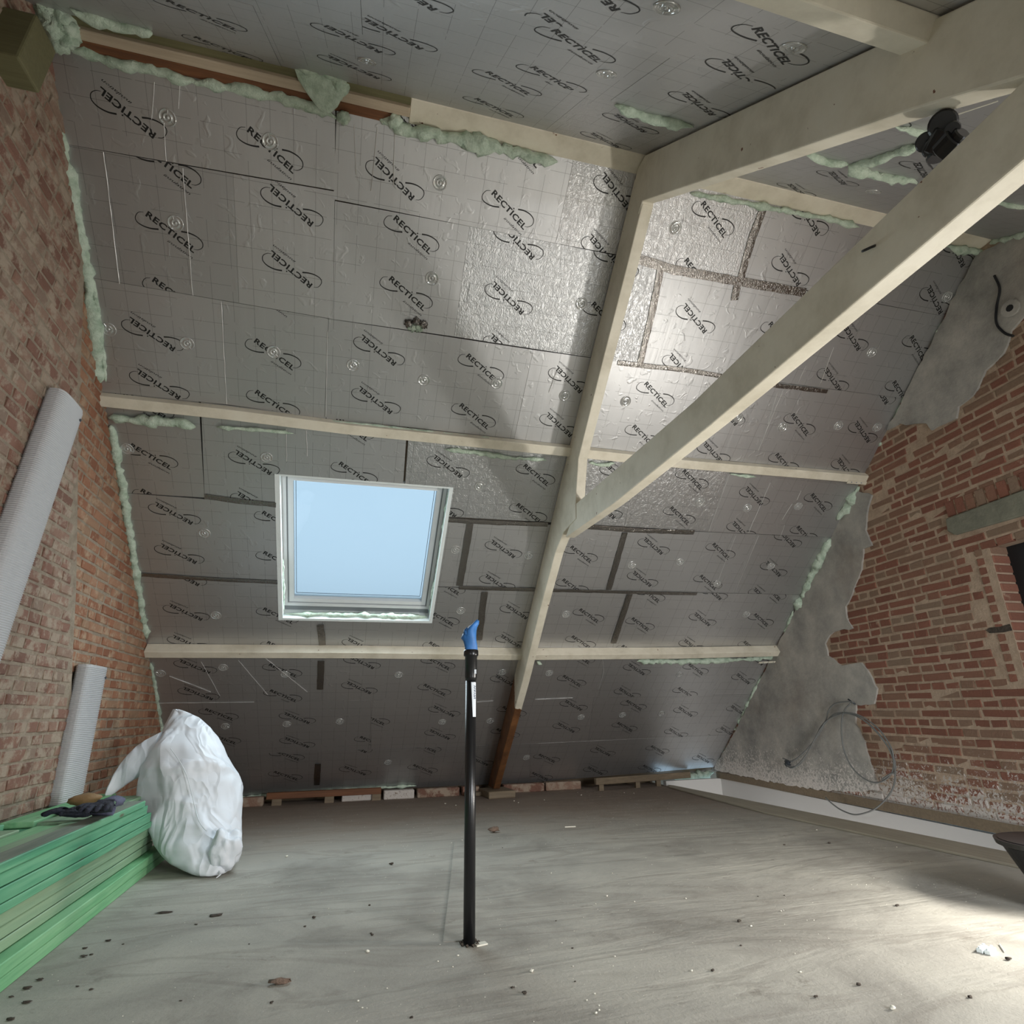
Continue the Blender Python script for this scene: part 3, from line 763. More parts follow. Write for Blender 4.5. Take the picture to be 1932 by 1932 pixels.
BD = {
 'A1': ([(66, RID(66)), (633, RID(633)), (632, 359), (96, 267)], 0), 'A2': ([(636, RID(636)), (1085, RID(1085)), (1048, 459), (629, 376)], 0),
 'A3': ([(1085, RID(1085)), (1440, RID(1440)), (1395, 523), (1048, 459)], 1), 'A4': ([(1440, RID(1440)), (1885, RID(1885)), (1800, 600), (1395, 523)], 0),
 'B1': ([(96, 267), (440, 328), (451, 572), (148, 520)], 0), 'B2': ([(440, 328), (632, 361), (628, 602), (451, 572)], 0),
 'B3': ([(632, 379), (886, 427), (857, 635), (628, 602)], 0), 'B4': ([(886, 427), (1248, 499), (1203, 688), (857, 635)], 1),
 'B5': ([(1248, 499), (1800, 600), (1712, 752), (1203, 688)], 0),
 'C1': ([(148, 520), (420, 567), (428, MP(428)), (176, MP(176))], 0), 'C2': ([(420, 567), (620, 601), (612, MP(612)), (428, MP(428))], 0),
 'C3': ([(620, 601), (1006, 660), (970, MP(970)), (612, MP(612))], 0), 'C4': ([(1006, 660), (1330, 705), (1285, MP(1285)), (970, MP(970))], 0),
 'C5': ([(1330, 705), (1712, 752), (1640, MP(1640)), (1285, MP(1285))], 0),
 'D1': ([(176, MP(176)), (375, MP(375)), (386, 939), (222, 929)], 0), 'D2': ([(379, MP(379)), (768, MP(768)), (757, 970), (386, 939)], 0),
 'D3': ([(772, MP(772)), (1205, MP(1205)), (1178, 993), (760, 970)], 1), 'D4': ([(1205, MP(1205)), (1380, MP(1380)), (1335, 1003), (1178, 993)], 1),
 'D5': ([(1380, MP(1380)), (1640, MP(1640)), (1580, 1014), (1335, 1003)], 0),
 'E1': ([(222, 929), (700, 966), (700, 1104), (246, 1081)], 0), 'E2': ([(700, 966), (885, 982), (865, 1107), (700, 1104)], 0),
 'E3': ([(885, 982), (1178, 997), (1146, 1114), (865, 1107)], 0), 'E4': ([(1178, 997), (1432, 1008), (1385, 1119), (1146, 1114)], 0),
 'E5': ([(1432, 1008), (1580, 1014), (1528, 1122), (1385, 1119)], 0),
 'F1': ([(246, 1081), (603, 1101), (612, LP(612)), (268, LP(268))], 0), 'F2': ([(603, 1101), (914, 1110), (904, LP(904)), (612, LP(612))], 0),
 'F3': ([(914, 1110), (1187, 1116), (1156, LP(1156)), (904, LP(904))], 0), 'F4': ([(1187, 1116), (1528, 1122), (1478, LP(1478)), (1156, LP(1156))], 0),
 'G1': ([(268, LP(268)), (608, LP(608)), (607, 1324), (288, 1327)], 0), 'G2': ([(608, LP(608)), (1142, LP(1142)), (1130, 1316), (607, 1324)], 0),
 'G3': ([(1142, LP(1142)), (1375, LP(1375)), (1345, 1311), (1130, 1316)], 0), 'G4': ([(1375, LP(1375)), (1478, LP(1478)), (1430, 1310), (1345, 1311)], 0),
 'H1': ([(288, 1327), (700, 1321), (700, 1413), (304, 1428)], 0), 'H2': ([(700, 1321), (1120, 1314), (1110, 1399), (700, 1413)], 0),
 'H3': ([(1120, 1314), (1430, 1310), (1390, 1385), (1110, 1399)], 0),
 'I1': ([(304, 1428), (600, 1417), (600, 1494), (316, 1510)], 0), 'I2': ([(600, 1417), (1000, 1403), (1000, 1476), (600, 1494)], 0),
 'I3': ([(1000, 1403), (1390, 1385), (1358, 1446), (1000, 1476)], 0)}
LG = """246 217 1;509 281 0;747 341 1;958 394 0;760 216 1 A2;981 273 0 A2;1166 366 1;1141 478 1 A3;1164 494 1 B4;1345 412 0;1528 414 1;1313 516 0 A3;1492 512 1;1807 477 1;
312 309 0 B1;553 391 1;776 441 0;319 436 0;553 511 1;980 458 1 B4;766 552 0;961 565 1;329 556 0 B1;505 553 0 C2;1140 597 0;1313 603 1;1286 694 1 B5;1468 632 0;1635 545 1;1608 638 1;1765 568 1;1730 656 0;1697 739 0 B5;956 660 1 B4;
291 633 1;515 667 0;717 663 1;907 693 0;303 727 1;515 761 0;711 757 1;893 784 0;1075 718 1;1057 803 1;1236 743 0;1213 822 0;1374 782 1;1508 800 0;1628 816 1;1347 855 1 C5;1478 873 0 C5;1595 884 1 C5;1572 717 1 B5;1662 742 1 C5;
282 860 0;272 764 0 D1;481 874 1;668 892 0;660 806 0 D2;847 881 1;1010 895 0;996 967 0 D3;837 958 1 D3;300 943 0 D1;483 950 1 D2;1166 896 1;1142 962 1 D3;1305 904 0;1281 972 0;1424 937 1;1543 947 0;1399 1001 1 D5;1516 1007 0 D5;
331 970 1;340 1046 1;524 983 0;525 1057 0;951 1037 1;939 1100 1 E3;1095 1045 0;1079 1106 0 E3;1234 1031 1;1213 1093 1;1359 1039 0;1335 1098 0;1487 1018 1 E5;1460 1074 1;1437 1123 1 E5;1458 1119 0 F4;
346 1089 1 F1;353 1156 1;523 1161 0;842 1106 0 F2;832 1166 0;976 1155 1;966 1211 1 F3;359 1214 1 F1;529 1223 0 F1;682 1218 1 F2;830 1223 0 F2;1110 1161 0;1095 1211 0 F3;1226 1122 0 F4;1207 1177 0;1347 1119 1 F4;1326 1169 1;1188 1228 0 F4;1306 1218 1 F4;1415 1220 0 F4;1435 1169 0;
370 1258 1;532 1264 0;684 1250 1;826 1251 0;376 1309 1;533 1312 0;679 1298 1;819 1301 0;955 1285 1;1078 1284 0;1094 1240 0;1202 1263 1;1184 1308 1 G3;1312 1262 0;1292 1306 0 G3;1403 1281 1;1428 1245 1;
412 1347 0;562 1355 1;703 1357 0;839 1342 1;965 1342 0;1083 1331 1;1195 1330 0;1294 1343 1;1392 1340 1;418 1393 0;562 1401 1;699 1398 0;831 1386 1;953 1383 0;1069 1373 1;1178 1371 0;1276 1383 1;1344 1397 1 H3;1372 1380 1 H3;
541 1425 0 I1;672 1411 1 I2;803 1410 0 I2;538 1463 0;671 1454 1;797 1450 0;905 1436 1;1031 1430 0;1138 1418 1;1240 1414 0;1018 1464 0;1124 1454 1;1225 1450 0;1327 1432 1"""
WS = [(316, 222), (510, 267), (830, 345), (331, 421), (815, 525), (1274, 430), (205, 621), (353, 648), (516, 664), (666, 689), (800, 717), (937, 723), (1097, 573), (1065, 746), (1180, 757), (1645, 665), (1787, 560), (1392, 788), (1476, 806), (1582, 803), (1655, 806), (503, 863), (240, 847), (905, 917), (386, 1006), (859, 1037), (1320, 947), (1410, 958), (1506, 955), (997, 1048), (1192, 1066), (1283, 1060), (1353, 1101), (1454, 1068), (407, 1161), (869, 1152), (1068, 1159), (1408, 1159), (303, 1270), (421, 1259), (538, 1272), (752, 1273), (1036, 1270), (1282, 1272), (948, 1268), (425, 1370), (541, 1366), (641, 1361), (834, 1362), (925, 1360), (1096, 1353), (1174, 1349), (1248, 1346), (732, 1438), (993, 1429)]
boards = {}
for k, (quad, cr_) in BD.items():
    q = [s_at(p) for p in quad]; d0 = random.uniform(0, .0022)
    o, qq = make_board(FAR, q, far, M['foil_crinkled'] if cr_ else M['foil'], [WIN1], d0); boards[k] = (o, qq, d0, [])
def which(tab, uv):
    for k, (o, q, d0, L) in tab.items():
        if inpoly(uv, q): return k
    return None
for ln in LG.replace('\n', '').split(';'):
    w = ln.split()
    if len(w) < 3: continue
    uv = s_at((float(w[0]), float(w[1]))); k = w[3] if len(w) > 3 else which(boards, tuple(uv))
    if k: boards[k][3].append((uv[0], uv[1], int(w[2])))
for k, (o, q, d0, L) in boards.items():
    if L: add_print(FAR, o, q, L, [WIN1], d0+.0007)
for p in WS:
    uv = s_at(p); k = which(boards, tuple(uv))
    if k: add_washer(boards[k][0], s_pt(uv[0], uv[1], boards[k][2]+.0003), SE1, SIN)
# ------------------------------------------------------------------ near roof slope (above and behind the camera)
FILL_WIN2 = (-.95, -.15, n_uv((0, -1.35, 3.368+NT*(-1.35-1.946)))[1], n_uv((0, -.55, 3.368+NT*(-.55-1.946)))[1])
FILL_WIN3 = (1.8, 2.6, n_uv((0, -1.2, 3.368+NT*(-1.2-1.946)))[1], n_uv((0, -.50, 3.368+NT*(-.50-1.946)))[1])  # both openings added out of view for the fill lights
NH = [FILL_WIN2, FILL_WIN3]
ys = lambda y: n_uv((0, y, 3.368+NT*(y-1.946)))[1]
near = struct(slab(NEA, -1.75, 4.35, ys(-2.16), ys(2.08), NH, -.034, .05, M['dusty_wood'], 'ceiling'), 'near roof slope of silver foil insulation boards above the camera')
s1_ = float(np.mean([n_at(q)[1] for q in [(824, 101), (1161, 191), (640, 55)]])); s2_ = float(np.mean([n_at(q)[1] for q in [(911, 7), (1200, 90), (1405, 147)]]))
s1r = float(np.mean([n_at(q)[1] for q in [(1602, 306), (1730, 339)]])); s2r = n_at((1720, 243))[1]; st_ = ys(1.99)
ua = (n_at((1098, 180))[0]+n_at((1026, 255))[0])/2; ub = (n_at((1258, 102))[0]+n_at((1162, 191))[0])/2; uc = n_at((1674, 292))[0]
nb = {}
def nrow(nm, us, sa, sb, mats):
    for i, (a, c) in enumerate(zip(us[:-1], us[1:])):
        d0 = random.uniform(0, .0022)
        o, q = make_board(NEA, [(a, sa), (c, sa), (c, sb), (a, sb)], near, M['foil_crinkled'] if mats[i] else M['foil'], NH, d0); nb['%s%d' % (nm, i)] = (o, q, d0, [])
nrow('a', [-1.5, -.45, ua, 1.3], s1_, st_, [0, 0, 1]); nrow('b', [-1.5, -.1, ub, 1.3], s2_, s1_, [0, 0, 0]); 
nrow('ra', [1.3, 2.55, 3.9], s1r, st_, [0, 0]); nrow('rb', [1.3, uc, 2.9, 3.9], s2r, s1r, [0, 0, 0])
nrow('c', [-1.5, .2, 1.3], ys(.35), s2_, [0, 0]); nrow('rc', [1.3, 2.6, 3.9], ys(.35), s2r, [0, 0])
nrow('d', [-1.5, -.1, 1.3, 2.6, 3.9], ys(-.9), ys(.35), [0]*4); nrow('e', [-1.5, .6, 2.3, 3.9], ys(-2.02), ys(-.9), [0]*3)
NLG = """1086 85 0;1041 148 0;957 156 0;931 202 0;1192 234 1;1145 266 1;1120 -20 1;1075 62 1 c1;765 -15 1;748 67 1;670 75 1;672 129 1;378 27 0;420 90 0 a0;1455 84 0;1400 142 1 c1;1322 198 1;1545 250 0;1665 215 0;1582 337 1;1504 358 1;1740 322 1;1880 310 0"""
for ln in NLG.split(';'):
    w = ln.split(); uv = n_at((float(w[0]), float(w[1]))); k = w[3] if len(w) > 3 else which(nb, tuple(uv))
    if k: nb[k][3].append((uv[0], uv[1], int(w[2])))
LV0 = LV; 
for k, (o, q, d0, L) in nb.items():
    if L:
        add_print(NEA, o, q, L, NH, d0+.0007, -1)
for p in [(692, 115), (1144, 139), (1258, 12), (1497, 88), (1648, 361)]:
    uv = n_at(p); k = which(nb, tuple(uv))
    if k: add_washer(nb[k][0], n_pt(uv[0], uv[1], nb[k][2]+.0003), NE1, NIN)

# ------------------------------------------------------------------ foil tape, creases, foam on the linings
def strip(pl, uvs, w, d, mat, parent, name, jit=.002, nseg=.05, warp=.002):
    P = resample([np.array([u, s, 0.0]) for u, s in uvs], nseg); b = B(); n = len(P); vs = []
    for i, p in enumerate(P):
        t = P[min(i+1, n-1)]-P[max(i-1, 0)]; t /= np.linalg.norm(t); nn = np.array([-t[1], t[0], 0])
        for k, s_ in enumerate((-1, -.33, .33, 1)):
            q = p+nn*(w/2*s_+random.uniform(-jit, jit)); vs.append(pl.pt(q[0], q[1], d+(random.uniform(.0004, warp) if abs(s_) < .5 else 0)))
    for i in range(n-1):
        for k in range(3): b.f.append((4*i+k, 4*i+k+1, 4*i+5+k, 4*i+4+k))
    b.v = [tuple(v) for v in vs]; return obj(name, b, mat, parent)
F = lambda *pts: [s_at(p) for p in pts]
for pts, w in [([(1195, 486), (1272, 509), (1400, 532), (1518, 552)], .05), ([(1440, 392), (1418, 450), (1397, 524)], .045), ([(1246, 508), (1228, 600), (1206, 690)], .04), ([(1391, 536), (1385, 566)], .045),
               ([(1165, 684), (1300, 699), (1467, 727), (1560, 738)], .03), ([(846, 981), (940, 986), (1033, 989)], .035), ([(1080, 991), (1200, 1000), (1309, 1004)], .04),
               ([(887, 986), (867, 1104)], .05), ([(1179, 1004), (1148, 1112)], .045), ([(866, 1108), (1008, 1112)], .035), ([(1040, 1113), (1200, 1117), (1314, 1120)], .03),
               ([(914, 1116), (904, 1207)], .05), ([(1188, 1120), (1157, 1213)], .05), ([(604, 1178), (609, 1216)], .05), ([(606, 1246), (604, 1300)], .05), ([(386, 936), (450, 945), (521, 952)], .035),
               ([(246, 1082), (400, 1092), (524, 1098)], .03), ([(600, 1440), (598, 1480)], .05)]:
    strip(FAR, F(*pts), w, .0065, M['tape'], far, 'foil_tape')
crs = [[(196, 287), (226, 535)], [(345, 317), (364, 557)], [(418, 570), (428, 762)], [(618, 625), (615, 785)], [(1477, 735), (1430, 850)], [(1466, 740), (1448, 800)], [(1520, 690), (1505, 722)], [(1572, 655), (1548, 722)],
       [(292, 155), (286, 225)], [(340, 160), (337, 205)], [(310, 232), (314, 305)], [(1376, 893), (1337, 1002)], [(1453, 910), (1420, 985), (1412, 1005)], [(1511, 925), (1503, 943)], [(1494, 950), (1475, 980)], [(1480, 990), (1472, 1012)],
       [(1431, 1010), (1412, 1055), (1386, 1117)], [(1388, 1010), (1360, 1080), (1355, 1095)], [(1372, 1243), (1358, 1280), (1340, 1307)], [(1137, 1245), (1139, 1268), (1130, 1298)], [(668, 235), (672, 330)], [(712, 240), (700, 360)], [(745, 245), (742, 350)], [(540, 808), (541, 870)], [(578, 812), (580, 860)],
       [(450, 1245), (505, 1310)], [(500, 1240), (580, 1305)], [(320, 1275), (398, 1305)], [(380, 1248), (415, 1312)], [(290, 1326), (480, 1324)], [(900, 1324), (930, 1322)], [(1010, 1319), (1080, 1316)], [(1050, 700), (1035, 740)]]
b = B()
for c in crs:
    uvs = F(*c); P = resample([np.array([u, s, 0]) for u, s in uvs], .04)
    pts = [s_pt(p[0]+random.uniform(-.0012, .0012), p[1], .0042) for p in P]
    b.tube(pts, [.0016]*len(pts), 4, jit=.3)
o = obj('foil_crease', b, M['crease'], far); o['kind'] = 'stuff'; o['label'] = 'thin raised creases and scratches in the foil'
def foam_bead(pts, r, name, parent, label=None, step=.022, jit=.35, flat=None, seg=8):
    P = resample(pts, step); rs = [r*random.uniform(1-jit, 1+jit) for _ in P]
    rs = [(rs[max(0, i-1)]+rs[i]*1.4+rs[min(len(rs)-1, i+1)])/3.4*(.62+.76*abs(mnoise.noise(Vector((i*.31, r*90, len(P))))+.5)) for i in range(len(rs))]
    for i in range(min(3, len(rs)//2)): rs[i] *= (.15, .6, .85)[i]; rs[-1-i] *= (.15, .6, .85)[i]
    P = [p+rng.uniform(-.3, .3, 3)*r*.8 for p in P]
    b = B(); b.tube(P, rs, seg, jit=.22); o = obj(name, b, M['foam'], parent, smooth=True)
    if label: o['label'] = label
    return o
Lp = [(84, 164), (100, 220), (113, 273), (137, 393), (160, 512), (178, 649), (184, 722)]
Lp2 = [(207, 800), (220, 880), (232, 947), (253, 1084), (273, 1204)]; Lp3 = [(281, 1250), (301, 1371), (312, 1430), (318, 1500)]
foam = empty('expanding_foam', s_pt(-1.35, -1)); tag(foam, 'pale green expanding foam bead running down the left end of the far roof slope', 'foam')
for L, rr in ((Lp, .028), (Lp2, .022), (Lp3, .014)): foam_bead([at((x+4, y), shift(SLOPE, -.0)) + SIN*.006 for x, y in L], rr, 'foam_bead', foam)
foam_bead([at((x, y), SLOPE)+SIN*.004 for x, y in [(112, 300), (135, 330), (160, 470), (188, 600), (200, 720)]], .012, 'foam_bead', foam)
foam = empty('expanding_foam', s_pt(3.6, -1)); tag(foam, 'pale green expanding foam bead between the far roof slope and the grey plaster', 'foam')
for L, rr in (([(1845, 483), (1800, 570), (1784, 601)], .013), ([(1780, 605), (1745, 680), (1712, 738)], .016), ([(1709, 742), (1697, 775), (1675, 815)], .026), ([(1675, 815), (1644, 885)], .022),
              ([(1622, 915), (1600, 950), (1577, 980)], .034), ([(1566, 1015), (1540, 1065), (1512, 1125)], .034), ([(1512, 1125), (1500, 1150)], .045), ([(1495, 1150), (1478, 1202)], .018), ([(1470, 1235), (1439, 1272)], .018), ([(1439, 1272), (1420, 1305), (1385, 1385), (1354, 1440)], .017)):
    foam_bead([at(q, SLOPE)+SIN*.012 for q in L], rr, 'foam_bead', foam)
foam = empty('expanding_foam', s_pt(0, s_top-.05)); tag(foam, 'knobbly pale green foam seam under the ridge timber', 'foam')
foam_bead([at((x, y), SLOPE)+SIN*.012 for x, y in [(130, 92), (165, 100), (200, 112), (300, 134), (330, 148), (480, 172), (600, 205), (640, 225)]], .020, 'foam_bead', foam)
foam_bead([at((x, y), SLOPE)+SIN*.012 for x, y in [(715, 222), (760, 245), (900, 268), (1010, 298), (1050, 304)]], .030, 'foam_bead', foam)
foam_bead([at((x, y), SLOPE)+SIN*.012 for x, y in [(1300, 364), (1380, 378), (1450, 392), (1560, 412), (1620, 428)]], .016, 'foam_bead', foam)
foam_bead([at((x, y), SLOPE)+SIN*.012 for x, y in [(1784, 464), (1820, 472), (1862, 480)]], .022, 'foam_bead', foam)
foam = empty('expanding_foam', n_pt(0, st_)); tag(foam, 'pale green foam seam along the near roof slope beside the ridge timber', 'foam')
foam_bead([at((x, y), NEAR)+NIN*.01 for x, y in [(128, 12), (170, 28), (230, 45), (290, 58)]], .020, 'foam_bead', foam)
foam_bead([at((x, y+2), NEAR)+NIN*.03 for x, y in [(645, 158), (700, 175), (770, 190), (850, 212), (905, 226)]], .024, 'foam_bead', foam)
foam_bead([at((x, y), NEAR)+NIN*.01 for x, y in [(1380, 338), (1460, 358), (1560, 380)]], .014, 'foam_bead', foam)
foam = empty('expanding_foam', n_pt(1.0, s1_)); tag(foam, 'short pale green foam seam on the near slope left of the wide rafter', 'foam')
foam_bead([at((x, y), NEAR)+NIN*.008 for x, y in [(1163, 194), (1195, 208), (1250, 222), (1310, 236)]], .022, 'foam_bead', foam)
foam = empty('expanding_foam', n_pt(2.0, s1r)); tag(foam, 'branching pale green foam seams between the wide rafter and the black fittings', 'foam')
foam_bead([at((x, y), NEAR)+NIN*.008 for x, y in [(1524, 287), (1560, 300), (1602, 308)]], .018, 'foam_bead', foam)
foam_bead([at((x, y), NEAR)+NIN*.010 for x, y in [(1602, 310), (1640, 322), (1690, 332), (1730, 340)]], .026, 'foam_bead', foam)
foam_bead([at((x, y), NEAR)+NIN*.008 for x, y in [(1606, 309), (1650, 300), (1680, 288), (1735, 269)]], .020, 'foam_bead', foam)
foam_bead([at((x, y), NEAR)+NIN*.008 for x, y in [(1690, 233), (1725, 243), (1762, 254)]], .018, 'foam_bead', foam)
foam = empty('expanding_foam', n_pt(3.0, s1r)); tag(foam, 'thin pale green foam seam right of the sloping collar beam', 'foam')
foam_bead([at((x, y), NEAR)+NIN*.008 for x, y in [(1878, 377), (1905, 384), (1940, 390)]], .015, 'foam_bead', foam)
foam_bead([at((x, y), NEAR)+NIN*.008 for x, y in [(1873, 455), (1905, 446), (1940, 436)]], .018, 'foam_bead', foam)
foam = empty('expanding_foam', s_pt(-.9, s_at((300, 780))[1])); tag(foam, 'thick pale green foam spilling under the left end of the middle purlin', 'foam')
foam_bead([at((x, y), SLOPE)+SIN*.02 for x, y in [(207, 784), (250, 789), (300, 792), (345, 797), (372, 803)]], .026, 'foam_bead', foam)
foam_bead([at((x, y), SLOPE)+SIN*.02 for x, y in [(410, 803), (450, 806), (500, 809), (555, 815)]], .012, 'foam_bead', foam)
foam_bead([at((x, y), SLOPE)+SIN*.02 for x, y in [(330, 756), (390, 765), (450, 772), (560, 786), (700, 800), (860, 818), (970, 830)]], .009, 'foam_bead', foam)
foam = empty('expanding_foam', s_pt(1.0, s_at((960, 856))[1])); tag(foam, 'thin green foam smear under the middle purlin beside the rafter', 'foam')
foam_bead([at((x, y), SLOPE)+SIN*.012 for x, y in [(838, 846), (900, 853), (960, 862), (1030, 866)]], .016, 'foam_bead', foam)
foam_bead([at((x, y), SLOPE)+SIN*.012 for x, y in [(1110, 872), (1135, 876), (1160, 872)]], .018, 'foam_bead', foam)
foam_bead([at((x, y), SLOPE)+SIN*.012 for x, y in [(1376, 893), (1400, 896), (1425, 898)]], .014, 'foam_bead', foam)
foam = empty('expanding_foam', s_pt(3.0, s_at((1400, 1246))[1])); tag(foam, 'ragged pale green foam under the right end of the lower purlin', 'foam')
foam_bead([at((x, y), SLOPE)+SIN*.02 for x, y in [(1200, 1244), (1260, 1245), (1320, 1244), (1400, 1241), (1462, 1236)]], .020, 'foam_bead', foam, jit=.6)
foam_bead([at((x, y), SLOPE)+SIN*.02 for x, y in [(1012, 1245), (1022, 1250)]], .018, 'foam_bead', foam)
foam = empty('expanding_foam', at((600, 1490), SLOPE)); tag(foam, 'white-green foam line along the foot of the far roof slope', 'foam')
foam_bead([at((x, y), SLOPE)+SIN*.012 for x, y in [(440, 1503), (520, 1497), (600, 1491), (700, 1485), (785, 1480)]], .013, 'foam_bead', foam)
foam_bead([at((x, y), SLOPE)+SIN*.02 for x, y in [(1268, 1462), (1300, 1464), (1345, 1456)]], .036, 'foam_bead', foam, jit=.5)
# hanging foam lump on the ridge, and the heap in the top left corner
def blob(name, c, rad, seed, mat, parent=None, squash=(1, 1, 1), sub=3, amp=.35, freq=2.2):
    bm = bmesh.new(); bmesh.ops.create_icosphere(bm, subdivisions=sub, radius=1)
    for v in bm.verts:
        n0 = mnoise.noise(v.co*freq+Vector((seed, seed*.7, 3))); n1 = mnoise.noise(v.co*freq*2.7+Vector((seed, 9, 1)))
        v.co *= 1+amp*n0+amp*.4*n1; v.co = Vector((v.co.x*squash[0]*rad, v.co.y*squash[1]*rad, v.co.z*squash[2]*rad))
    b = B(); b.add([tuple(np.array(v.co)+c) for v in bm.verts], [tuple(v.index for v in f.verts) for f in bm.faces]); bm.free()
    return obj(name, b, mat, parent, smooth=True)
P1 = at((600, 165), shift(SLOPE, -.07))
foam = empty('foam_flap', P1); tag(foam, 'torn pale green foam flap hanging in a point from the ridge timber', 'foam')
tri = [(553, 124), (590, 126), (628, 132), (656, 146), (650, 175), (636, 202), (620, 216), (600, 205), (580, 178), (562, 150)]
b = B(); b.prism([at(q, shift(SLOPE, -.085)) for q in tri], SN*.03); o = obj('foam_sheet', b, M['foam'], foam); bevel(o, .008, 2)
foam_bead([at(q, shift(SLOPE, -.09)) for q in [(556, 127), (600, 134), (640, 150), (652, 160)]], .018, 'foam_bead', foam)
blob('foam_lump', at((640, 160), shift(SLOPE, -.05)), .045, 4, M['foam'], foam)
blob('foam_lump', at((648, 222), shift(SLOPE, -.02)), .028, 6, M['foam'], foam); blob('foam_lump', at((745, 228), shift(SLOPE, -.02)), .035, 8, M['foam'], foam)
CN = at((112, 60), shift(SLOPE, -.03))
foam = empty('foam_heap', CN); tag(foam, 'knobbly pale green foam heap in the top left corner by the ridge', 'foam')
for i, (x, y, r_) in enumerate([(104, 22, .05), (118, 40, .05), (110, 58, .055), (124, 70, .045), (100, 45, .05), (112, 82, .035), (132, 55, .04), (95, 20, .05), (92, 5, .06)]):
    blob('foam_lump', at((x, y), shift(SLOPE, -.06)), r_, i+2, M['foam'], foam, amp=.5)
# burst of foam in the torn hole
foam = empty('foam_plug', at((786, 612), SLOPE)); tag(foam, 'crumpled foam plug in a torn hole of the foil left of the rafter', 'foam')
for i, (x, y) in enumerate([(772, 610), (786, 607), (798, 612), (790, 618), (778, 617)]): blob('foam_lump', at((x, y), SLOPE)+SIN*.004, .024, 20+i, M['foam'] if i > 2 else M['tape'], foam, amp=.7, freq=3)

# ------------------------------------------------------------------ roof timbers
def purlin(name, img, p_, hh, mat, label, pl=FAR, ext=(0, 0)):
    st = [pl.uv(at(q, SLOPE if pl is FAR else NEAR)) for q in img]; st[0] = st[0]-np.array([ext[0], 0]); st[-1] = st[-1]+np.array([ext[1], 0])
    b = B(); n = len(st)
    for u, s in st: b.v += [tuple(pl.pt(u, s, .001)), tuple(pl.pt(u, s, p_)), tuple(pl.pt(u, s-hh, p_)), tuple(pl.pt(u, s-hh, .001))]
    for i in range(n-1):
        for k in range(4): b.f.append((4*i+k, 4*i+(k+1) % 4, 4*i+4+(k+1) % 4, 4*i+4+k))
    b.f += [(3, 2, 1, 0), tuple(4*(n-1)+k for k in range(4))]
    o = obj(name, b, mat); bevel(o, .004, 2); tag(o, label, 'roof beam'); return o
mp = purlin('purlin', [(188, 739), (427, 765), (660, 795), (1067, 838), (1289, 862), (1644, 893)], .052, .064, M['cream'], 'cream painted middle purlin running across the slope above the skylight', ext=(.0, 0))
lp_ = purlin('purlin', [(278, 1214), (660, 1217), (975, 1222), (1272, 1221), (1470, 1217)], .080, .062, M['cream'], 'cream painted lower purlin with chipped paint below the skylight')
ups = n_uv((0, .675, 3.368+NT*(.675-1.946)))[1]
b = B(); q = [(-1.40, ups), (3.5, ups), (3.5, ups-.085), (-1.40, ups-.085)]
b.prism([n_pt(u, s, .002) for u, s in q], NIN*.055); npur = obj('purlin', b, M['cream']); bevel(npur, .004, 2); tag(npur, 'cream painted purlin on the near slope at the top right of the picture', 'roof beam')
# brackets at the purlin ends (holed plates)
def plate(c0, c1, hgt, d, parent):
    a = s_at(c0); e = s_at(c1); b = B(); b.prism([s_pt(a[0], a[1], d), s_pt(e[0], e[1], d), s_pt(e[0], e[1]-hgt, d), s_pt(a[0], a[1]-hgt, d)], SIN*.003)
    o = obj('metal_plate', b, M['cream'], parent); WLOC[o] = WLOC[o]
    for k in range(3):
        t = .2+.25*k; u, s = a+(e-a)*t; b = B(); b.tube([s_pt(u, s-hgt/2, d+.003), s_pt(u, s-hgt/2, d+.0045)], .005, 8); obj('screw', b, M['alu'], o)
plate((1592, 899), (1628, 902), .026, .054, mp); plate((1424, 1236), (1462, 1234), .02, .082, lp_)
# ridge
xl_, xr_ = -1.36, 3.60
b = B(); yR = 2.066
sec = lambda x: [(x, 2.074+KS*x, 3.366), (x, 1.948, 3.366), (x, 1.94, 3.378), (x, 2.0, 3.47), (x, 2.082+KS*x, 3.372)]
for x in (.10, 1.2, xr_): b.v += sec(x)
for i in range(2):
    for k in range(5): b.f.append((5*i+k, 5*i+(k+1) % 5, 5*i+5+(k+1) % 5, 5*i+5+k))
b.f += [(4, 3, 2, 1, 0), (10, 11, 12, 13, 14)]
ridge = empty('ridge_beam', (.1, 2.0, 3.366)); tag(ridge, 'pale ridge timber where both roof slopes meet, bare brown and olive at its left end', 'roof beam')
o = obj('ridge_plank', b, M['cream'], ridge); bevel(o, .003)
b = B(); b.box((-1.22, 1.984, 3.350), (1.32, 0, 0), (0, .046, 0), (0, 0, .07)); o = bevel(obj('ridge_plank', b, M['pink_wood'], ridge), .003); o['label'] = 'pale bare plank'
b = B(); b.box((-1.33, 1.94, 3.368), (1.43, 0, 0), (0, .044, 0), (0, 0, .06)); o = bevel(obj('batten', b, M['olive_wood'], ridge), .003); o['label'] = 'olive batten along the top'
b = B(); b.box((-1.32, 2.03, 3.352), (1.36, 0, 0), (0, .052, 0), (0, 0, .06)); o = bevel(obj('batten', b, M['brown_wood'], ridge), .003); o['label'] = 'rusty brown batten along the bottom'
b = B(); b.box((1.27, 1.90, 3.315), (.06, 0, 0), (0, .12, 0), (0, 0, .10)); bevel(obj('packing_block', b, M['cream'], ridge), .005)
# stub of timber in the top left corner
b = B(); b.box((-1.41, 1.815, 2.93), (.16, 0, 0), (0, .150, .019), (0, .016, .245)); o = obj('timber_stub', b, M['olive_wood']); bevel(o, .008, 2); tag(o, 'sawn off olive timber end poking from the brick wall in the top left corner', 'timber')
